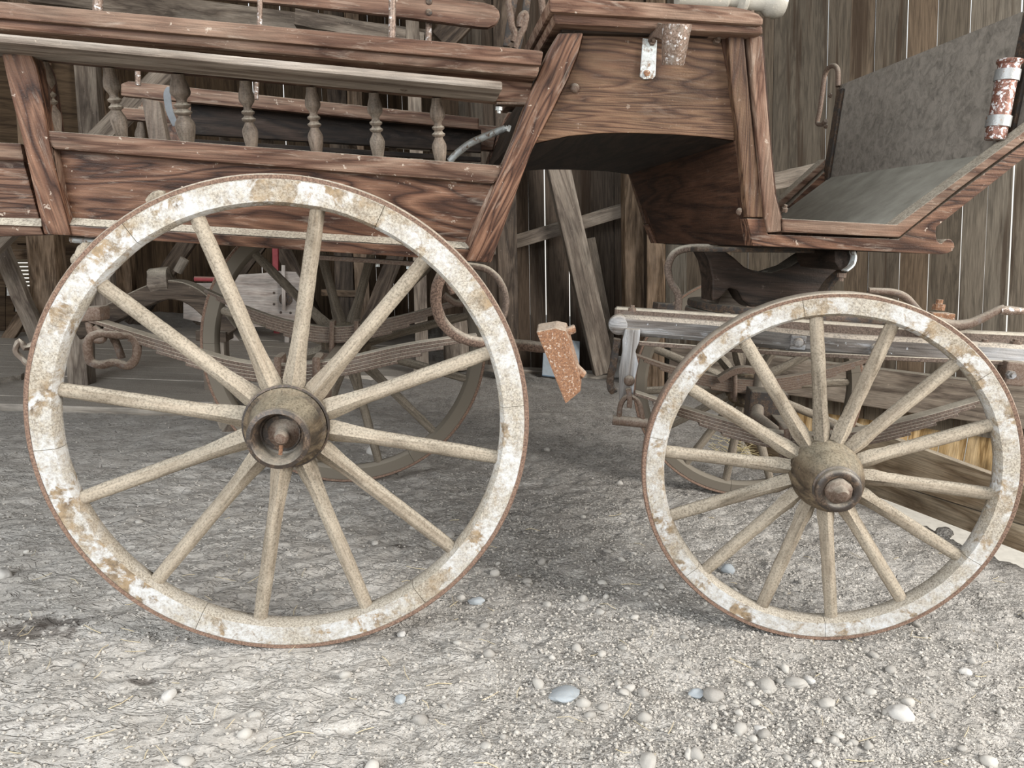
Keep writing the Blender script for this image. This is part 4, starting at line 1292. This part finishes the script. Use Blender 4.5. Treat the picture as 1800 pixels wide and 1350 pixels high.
copy_wheel(front, Matrix.Translation(fc2 - ORG[CAR.name]) @ Matrix.Rotation(math.pi + STEER, 4, 'Z') @ Matrix.Rotation(FCAMB, 4, 'X') @ Matrix.Rotation(math.radians(5), 4, 'Y'))


# ------------------------------------------------------------------ steered fore-carriage
def fo(x, y, off): return at_plane(x, y, fc + INW * off, INW)


bar = strap([fo(1088, 570, 0.17), fo(1250, 582, 0.17), fo(1450, 603, 0.17), fo(1600, 612, 0.17), fo(1840, 627, 0.17)], INW, 0.05, 0.055, sm=3, bv=0.010)
bo = obj('futchell_bar', bar, M['bar'], CAR, grain=ALONG, smooth=True, label='grey painted timber bar of the fore-carriage')
e0 = fo(1088, 570, 0.17)
obj('bar_end', lathe([(0.02, -0.027), (0.027, -0.022), (0.029, 0.0), (0.027, 0.022), (0.02, 0.027)], e0, INW, 24), M['bar'], bo, grain=ALONG, smooth=True, origin=ORG[CAR.name])
obj('iron_plate', strap([fo(1120, 603, 0.143), fo(1400, 622, 0.143), fo(1840, 641, 0.143)], INW, 0.012, 0.012, sm=2), M['spring'], bo, origin=ORG[CAR.name])
for x, y in ((1403, 602), (1537, 612)):
    q = fo(x, y, 0.143)
    if x == 1403: obj('washer', beam(q - ALONG * 0.02, q + ALONG * 0.02, 0.008, 0.038, INW), M['bar'], bo, origin=ORG[CAR.name])
    obj('bolt_head', bolt(q - INW * 0.004, -INW, 0.013, 0.010, dome=True), M['bar'], bo, smooth=True, origin=ORG[CAR.name])
obj('bolt_head', bolt(fo(1111, 547, 0.17), (0, 0, 1), 0.011, 0.009, hexa=True), M['iron'], bo, origin=ORG[CAR.name])
for x in (1730, 1785):
    obj('bolt_head', bolt(fo(x, 606, 0.17), (0, 0, 1), 0.014, 0.008, hexa=True), M['iron'], bo, origin=ORG[CAR.name])
# second, dark bar behind it
obj('futchell_bar', strap([fo(1080, 551, 0.30), fo(1300, 566, 0.30), fo(1600, 588, 0.30), fo(1840, 600, 0.30)], INW, 0.05, 0.04, sm=2, bv=0.006), M['spring'], CAR, grain=ALONG)
hg = prism([fo(x, y, 0.125) for x, y in ((1099, 578), (1126, 579), (1124, 600), (1117, 618), (1122, 640), (1116, 668), (1112, 705), (1088, 704), (1088, 650), (1094, 616), (1094, 598))], INW * 0.02, 0.004)
hgo = obj('spring_hanger', hg, M['bar'], CAR, grain=(0, 0, 1))
obj('bolt_head', bolt(fo(1106, 669, 0.122), -INW, 0.015, 0.014, dome=True), M['iron'], hgo, smooth=True, origin=ORG[CAR.name])
obj('hanger_tongue', strap([fo(1104, 682, 0.115), fo(1107, 700, 0.112), fo(1106, 716, 0.115)], INW, 0.018, 0.014, sm=3), M['iron'], hgo, origin=ORG[CAR.name])
obj('shackle_ring', tube([fo(x, y, 0.115) for x, y in ((1088, 736), (1091, 712), (1100, 698), (1112, 697), (1124, 710), (1131, 742))], 0.0075, 10, sm=4, rough=0.15), M['iron'], CAR, smooth=True)
obj('shackle_pin', rough(tube([fo(1077, 738, 0.115), fo(1138, 744, 0.115)], 0.0135, 14), 0.002, 60), M['iron'], CAR, smooth=True)
obj('spring_hanger', rough(strap([fo(1085, 595, 0.26), fo(1078, 640, 0.26), fo(1072, 672, 0.26), fo(1080, 690, 0.26)], INW, 0.03, 0.02, sm=4), 0.004, 50), M['dark_iron'], CAR)
leaf_spring('leaf_spring', [fo(x, y, 0.13) for x, y in ((1116, 690), (1190, 714), (1270, 738), (1350, 758), (1420, 764), (1500, 758), (1600, 736), (1680, 714), (1728, 700))], 5, 0.045, 0.0085, INW)
for x in (1384, 1470):
    a, b = fo(x, 755, 0.10), fo(x, 830, 0.10)
    obj('spring_clip', tube([b, a, a + INW * 0.065, b + INW * 0.065], 0.009, 10), M['iron'], CAR, smooth=True)
leaf_spring('leaf_spring', [fo(x, y, 1.08) for x, y in ((1112, 622), (1180, 645), (1260, 662), (1330, 668), (1400, 660), (1480, 642), (1560, 618))], 6, 0.045, 0.009, INW, 'iron')
for x in (1292, 1336):
    a, b = fo(x, 655, 1.05), fo(x, 705, 1.05)
    obj('spring_clip', tube([b, a, a + INW * 0.065, b + INW * 0.065], 0.009, 10), M['iron'], CAR, smooth=True)
obj('spring_seat', strap([fo(1262, 668, 1.06), fo(1290, 652, 1.06), fo(1320, 650, 1.06), fo(1352, 662, 1.06)], INW, 0.05, 0.025), M['iron'], CAR)
obj('axle', beam(fc + INW * 0.03, fc2 - INW * 0.03, 0.055, 0.055, (0, 0, 1)), M['dark_iron'], CAR, grain=INW)
ax0 = fc + INW * 0.65
obj('axle_block', rough(beam(ax0 + V((-0.04, 0, -0.05)), ax0 + V((-0.04, 0, 0.10)), 0.10, 0.12, INW), 0.006, 20), M['dark_iron'], CAR)
obj('axle_stay', tube([ax0 + V((0.0, 0.15, 0.12)), fo(1330, 735, 0.55), fo(1385, 780, 0.25)], 0.022, 12), M['iron'], CAR, smooth=True)
# turntable rings
kp = fc + INW * 0.65
zr = at_y(1250, 562, 0.42).z
for nm, dz, rr_, mat in (('turntable_ring', 0.0, 0.31, 'spring'), ('turntable_ring', 0.026, 0.305, 'dark_iron')):
    pr_ = [(rr_ - 0.022, -0.01), (rr_ + 0.018, -0.01), (rr_ + 0.02, 0.0), (rr_ + 0.018, 0.01), (rr_ - 0.022, 0.01), (rr_ - 0.022, -0.01)]
    obj(nm, lathe(pr_, (kp.x, kp.y, zr + dz), (0, 0, 1), 56, close=False), M[mat], CAR, smooth=True)
obj('turntable_clip', rough(beam(at_y(1150, 545, 0.62), at_y(1182, 548, 0.62), 0.06, 0.05), 0.006, 40), M['dark_iron'], CAR)
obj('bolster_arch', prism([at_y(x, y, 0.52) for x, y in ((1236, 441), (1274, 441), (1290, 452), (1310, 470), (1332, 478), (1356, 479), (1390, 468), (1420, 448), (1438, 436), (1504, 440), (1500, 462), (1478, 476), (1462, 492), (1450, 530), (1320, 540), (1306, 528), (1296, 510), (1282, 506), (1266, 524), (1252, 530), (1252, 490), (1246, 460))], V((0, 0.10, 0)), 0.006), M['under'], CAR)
obj('bolster_wedge', prism([at_y(x, y, 0.60) for x, y in ((1262, 535), (1272, 508), (1284, 506), (1313, 538), (1313, 545), (1290, 546))], V((0, 0.08, 0)), 0.004), M['beam'], CAR)
for x in (1326, 1346):
    obj('round_bolt', bolt(at_y(x, 481, 0.57), (0, 0, 1), 0.015, 0.010, dome=True), M['dark_iron'], CAR, smooth=True)
obj('iron_stay', strap([at_y(1440, 525, 0.45), at_y(1462, 492, 0.42), at_y(1485, 472, 0.36)], (0, 1, 0), 0.05, 0.012), M['dark_iron'], CAR)
U = [at_y(x, y, 0.26) for x, y in ((1467, 440), (1508, 441), (1506, 456), (1498, 468), (1488, 476), (1476, 474), (1468, 462))]
obj('beam_end', prism(U, V((0, 0.22, 0)), 0.004), M['under'], CAR, grain=(0, 1, 0))
obj('beam_cap', strap([at_y(x, y, 0.25) for x, y in ((1497, 441), (1500, 452), (1496, 466), (1484, 476))], (0, 1, 0), 0.03, 0.006), M['plate'], CAR)
obj('nut', bolt(at_y(1480, 480, 0.3), (0, 0, -1), 0.012, 0.012, hexa=True), M['iron'], CAR)
obj('iron_stay', tube([at_y(x, y, 0.55) for x, y in ((1262, 436), (1212, 436), (1185, 446), (1174, 470), (1179, 495), (1192, 518), (1192, 546))], 0.0115, 12, sm=4), M['spring'], CAR, smooth=True)
obj('bottom_iron', rough(beam(at_y(1220, 438, 0.4), at_y(1480, 441, 0.4), 0.06, 0.012), 0.004, 40), M['dark_iron'], CAR)
# shaft irons on the right
obj('shaft_iron', tube([fo(x, y, 0.32) for x, y in ((1527, 511), (1545, 512), (1570, 514), (1592, 523), (1612, 545), (1640, 575))], lambda t: 0.009 + 0.003 * t, 12, sm=4), M['iron'], CAR, smooth=True)
obj('shaft_iron', tube([fo(x, y, 0.24) for x, y in ((1640, 566), (1672, 572), (1700, 570), (1725, 560), (1752, 546), (1765, 541))], lambda t: 0.017 - 0.008 * t, 12, sm=4), M['iron'], CAR, smooth=True)
obj('iron_tip', lathe([(0.003, 0), (0.011, 0.004), (0.0125, 0.025), (0.009, 0.06), (0.006, 0.10)], fo(1755, 545, 0.24), fo(1800, 547, 0.24) - fo(1755, 545, 0.24), 16), M['socket'], CAR, smooth=True)
kb = fo(1652, 556, 0.28)
kn = obj('pivot_block', beam(kb - ALONG * 0.03, kb + ALONG * 0.03, 0.05, 0.022, INW), M['rust'], CAR)
obj('bolt_head', bolt(fo(1649, 545, 0.28), (0, 0, 1), 0.016, 0.016, hexa=True), M['rust'], kn, origin=ORG[CAR.name])
hk = fo(1778, 655, 0.14)
obj('end_clip', rough(beam(hk + V((0, 0, 0.03)), hk - V((0, 0, 0.03)), 0.05, 0.05, INW), 0.004, 40), M['iron'], CAR)
obj('nut', bolt(fo(1775, 658, 0.11), -INW, 0.011, 0.012, hexa=True), M['bar'], CAR)


# ------------------------------------------------------------------ stones, gravel and straw on the floor
def stone_mesh(seed, flat, sub=3, ang=0.0):
    bm = bmesh.new()
    bmesh.ops.create_icosphere(bm, subdivisions=sub, radius=1.0)
    rs = random.Random(seed)
    sxyz = (1.0, rs.uniform(0.65, 0.95), flat)
    off = V((seed * 3.1, seed * 1.7, 0))
    for v in bm.verts:
        n_ = noise.noise(v.co * 0.9 + off) * 0.35 + noise.noise(v.co * 2.3 + off) * 0.13
        if ang: n_ = round(n_ * 5) / 5 * ang + n_ * (1 - ang)
        v.co *= 1 + n_
        v.co = V((v.co.x * sxyz[0], v.co.y * sxyz[1], v.co.z * sxyz[2]))
    return bm


def place(o, p, r, rs, sink=0.35):
    o.location = (p.x, p.y, ground_h(p.x, p.y) + r * sink * 0.5)
    o.scale = (r, r, r)
    o.rotation_euler = (rs.uniform(-0.3, 0.3), rs.uniform(-0.3, 0.3), rs.uniform(0, 6.28))


rs = random.Random(21)
NOTED = [(298, 1217, 13, 'stone_white', 0.75, 'round whitish stone on the bare dirt in front of the left wheel'),
         (704, 1230, 11, 'stone_blue', 0.6, 'small blue-grey stone on bare dirt, lying right below the left wheel'),
         (837, 1056, 14, 'stone_blue', 0.5, 'flat blue-grey pebble close to the lower right of the left wheel rim'),
         (707, 1116, 8, 'stone_white', 0.8, 'small white stone touching the foot of the left wheel'),
         (992, 1216, 28, 'stone_blue', 0.3, 'largest flat grey stone, half sunk in the dirt between the wheels'),
         (1225, 1216, 14, 'stone_blue', 0.55, 'blue-grey pebble beside a pale cobble below the right wheel'),
         (1254, 1227, 17, 'stone', 0.6, 'pale rounded cobble right of the blue-grey pebble'),
         (1348, 1210, 18, 'stone', 0.7, 'square grey cobble in the cluster below the right wheel'),
         (1398, 1203, 18, 'stone', 0.5, 'tilted angular stone in the middle of the cluster'),
         (1422, 1195, 13, 'stone_white', 0.6, 'light cobble at the right end of the cluster'),
         (1452, 1241, 13, 'stone', 0.6, 'rounded cobble just below the cluster'),
         (1580, 1262, 21, 'stone_white', 0.75, 'biggest pale cobble at the lower right of the floor'),
         (1336, 1283, 12, 'stone_white', 0.7, 'white pebble lying alone below the cluster'),
         (1210, 1328, 10, 'stone', 1.3, 'narrow grey stone standing upright near the bottom edge'),
         (1139, 1338, 18, 'stone', 0.55, 'pale oval stone at the bottom edge of the picture'),
         (1280, 1002, 12, 'stone_blue', 0.8, 'round grey stone behind the lower spokes of the right wheel'),
         (656, 796, 12, 'stone_white', 0.85, 'round white stone behind the spokes of the left wheel'),
         (4, 1012, 17, 'stone_white', 0.7, 'white stone at the far left edge'),
         (1697, 1184, 10, 'stone_white', 0.7, 'small white pebble alone at the right side of the floor'),
         (1660, 940, 15, 'dirt', 0.7, 'dark clod of earth at the broken edge of the floor behind the right wheel')]
for i, (x, y, r, mat, flat, lab) in enumerate(NOTED):
    p = at_z(x, y)
    d = (p - CAM_C).dot(CAM_F)
    o = obj('stone' if mat != 'dirt' else 'earth_clod', stone_mesh(100 + i, flat, 3, 0.6 if 'ngular' in lab or 'square' in lab else 0.0), M[mat], grain=None, smooth=True)
    place(o, p, r * d / FPX * 1.05, rs, 0.5)
    tag(o, lab, 'stone' if mat != 'dirt' else 'clod')
protos = [stone_mesh(s, f, 2, a) for s, f, a in ((1, 0.6, 0), (2, 0.75, 0), (3, 0.5, 0.5), (4, 0.65, 0.6), (5, 0.8, 0), (6, 0.45, 0.3))]
pm = []
for i, b_ in enumerate(protos):
    me = bpy.data.meshes.new('pebble')
    for f in b_.faces: f.smooth = True
    b_.to_mesh(me)
    b_.free()
    me.materials.append(M['stone'])
    pm.append(me)


def dens(x, y):
    """how stony the floor is at a pixel of the view"""
    v = 0.10
    v += 0.9 * math.exp(-((x - 1000) / 170) ** 2 - ((y - 1010) / 130) ** 2)
    v += 1.0 * math.exp(-((x - 1380) / 260) ** 2 - ((y - 1240) / 110) ** 2)
    v += 0.6 * math.exp(-((x - 1350) / 150) ** 2 - ((y - 1020) / 60) ** 2)
    v += 0.4 * math.exp(-((x - 700) / 120) ** 2 - ((y - 860) / 70) ** 2)
    v += 0.35 if x > 850 and y > 1080 else 0
    return min(v, 1.0)


def zone(x, y):
    if (x - 500) ** 2 + (y - 730) ** 2 < 390 ** 2: return 'on the dirt seen between the spokes of the left wheel', 'pebbles behind the left wheel'
    if (x - 1463) ** 2 + (y - 820) ** 2 < 285 ** 2: return 'on the dirt seen between the spokes of the right wheel', 'pebbles behind the right wheel'
    if y < 1120 and x > 1500: return 'on the dirt right of the right wheel', 'pebbles right of the right wheel'
    if y < 1120 and x > 800: return 'on the dirt strip between the two wheels', 'pebbles between the wheels'
    if x > 1150: return 'among the stones in front of the right wheel', 'pebbles in front of the right wheel'
    if x > 800: return 'on the dirt in front, midway between both wheels', 'pebbles in the middle foreground'
    return 'on the smooth dirt in front and left of the left wheel', 'pebbles in front of the left wheel'


def on_floor(p): return (p - EDGE_A).dot(EDGE_N) < -0.08 and p.y < 2.2


cnt = 0
while cnt < 290:
    x, y = rs.uniform(-20, 1820), rs.uniform(760, 1360)
    if rs.random() > dens(x, y): continue
    p = at_z(x, y)
    if not on_floor(p): continue
    if abs(p.y - 0.03) < 0.05 and (abs(p.x) < 0.25 or abs(p.x - 1.32) < 0.25): continue
    o = bpy.data.objects.new('pebble', pm[rs.randrange(6)])
    link(o)
    place(o, p, 0.0045 + 0.0125 * rs.random() ** 1.7, rs, 0.5)
    z_, g_ = zone(x, y)
    tag(o, 'small loose pebble ' + z_, 'pebble', g_)
    cnt += 1
# fine gravel nobody could count
bm = bmesh.new()
cnt = 0
while cnt < 17000:
    x, y = rs.uniform(-20, 1820), rs.uniform(740, 1365)
    if rs.random() > dens(x, y) * 0.9 + 0.05: continue
    p = at_z(x, y)
    if not on_floor(p): continue
    r = 0.0012 + 0.0052 * rs.random() ** 2.4
    z = ground_h(p.x, p.y) + r * 0.3
    q = [V((rs.uniform(0.6, 1.2) * sx_, rs.uniform(0.6, 1.2) * sy_, rs.uniform(0.5, 0.9) * sz_)) * r for sx_, sy_, sz_ in ((1, 0, 0), (-1, 0, 0), (0, 1, 0), (0, -1, 0), (0, 0, 1), (0, 0, -1))]
    an = rs.uniform(0, 6.28)
    vs = [bm.verts.new((p.x + v.x * math.cos(an) - v.y * math.sin(an), p.y + v.x * math.sin(an) + v.y * math.cos(an), z + v.z)) for v in q]
    for a, b, c in ((0, 2, 4), (2, 1, 4), (1, 3, 4), (3, 0, 4), (2, 0, 5), (1, 2, 5), (3, 1, 5), (0, 3, 5)): bm.faces.new((vs[a], vs[b], vs[c]))
    cnt += 1
o = obj('gravel', bm, M['gravel'], grain=None, fix=False)
tag(o, 'fine grey gravel strewn over the dirt floor', 'gravel')
o['kind'] = 'stuff'
bm = bmesh.new()


def straws(bm, n, fx, fy, lmin, lmax, r):
    c = 0
    while c < n:
        x, y = fx(), fy()
        p = at_z(x, y)
        if not on_floor(p): continue
        an = rs.uniform(0, 3.14)
        l_ = rs.uniform(lmin, lmax)
        a = V((p.x, p.y, 0))
        b = a + V((math.cos(an) * l_, math.sin(an) * l_, 0))
        m_ = (a + b) / 2 + V((rs.uniform(-1, 1), rs.uniform(-1, 1), 0)) * l_ * 0.1
        P = [V((q.x, q.y, ground_h(q.x, q.y) + 0.003 + rs.uniform(0, 0.004))) for q in (a, m_, b)]
        tube(P, r * rs.uniform(0.6, 1.1), 5, bm=bm)
        c += 1


straws(bm, 130, lambda: rs.uniform(0, 1800), lambda: rs.uniform(900, 1350), 0.015, 0.06, 0.0009)
o = obj('straw_litter', bm, M['straw'], grain=None)
tag(o, 'thin dry straw stalks scattered over the dirt floor', 'straw')
o['kind'] = 'stuff'
bm = bmesh.new()
for k in range(170):
    p = at_z(rs.gauss(1310, 22), rs.gauss(790, 14))
    an, el = rs.uniform(0, 6.28), rs.uniform(-0.1, 0.5)
    a = V((p.x, p.y, -0.01 + rs.uniform(0, 0.03)))
    l_ = rs.uniform(0.04, 0.10)
    tube([a, a + V((math.cos(an) * math.cos(el), math.sin(an) * math.cos(el), math.sin(el))) * l_], 0.0011, 4, bm=bm)
o = obj('hay_tuft', bm, M['hay'], grain=None)
tag(o, 'tuft of yellow hay on the floor behind the right wheel', 'hay')
o['kind'] = 'stuff'
p = at_z(40, 620, 0.0)
o = obj('thistle_scrap', tube([at_y(58, 606, 0.03), at_y(44, 610, 0.02), at_y(36, 600, 0.02), at_y(28, 615, 0.02), at_y(36, 628, 0.02), at_y(50, 640, 0.02), at_y(60, 650, 0.03)], 0.006, 8, sm=3, rough=0.8), M['beam'], grain=None, smooth=True, origin=at_y(58, 606, 0.03))
tag(o, 'dry crumpled plant scrap caught on the left edge of the left wheel tyre', 'plant scrap')
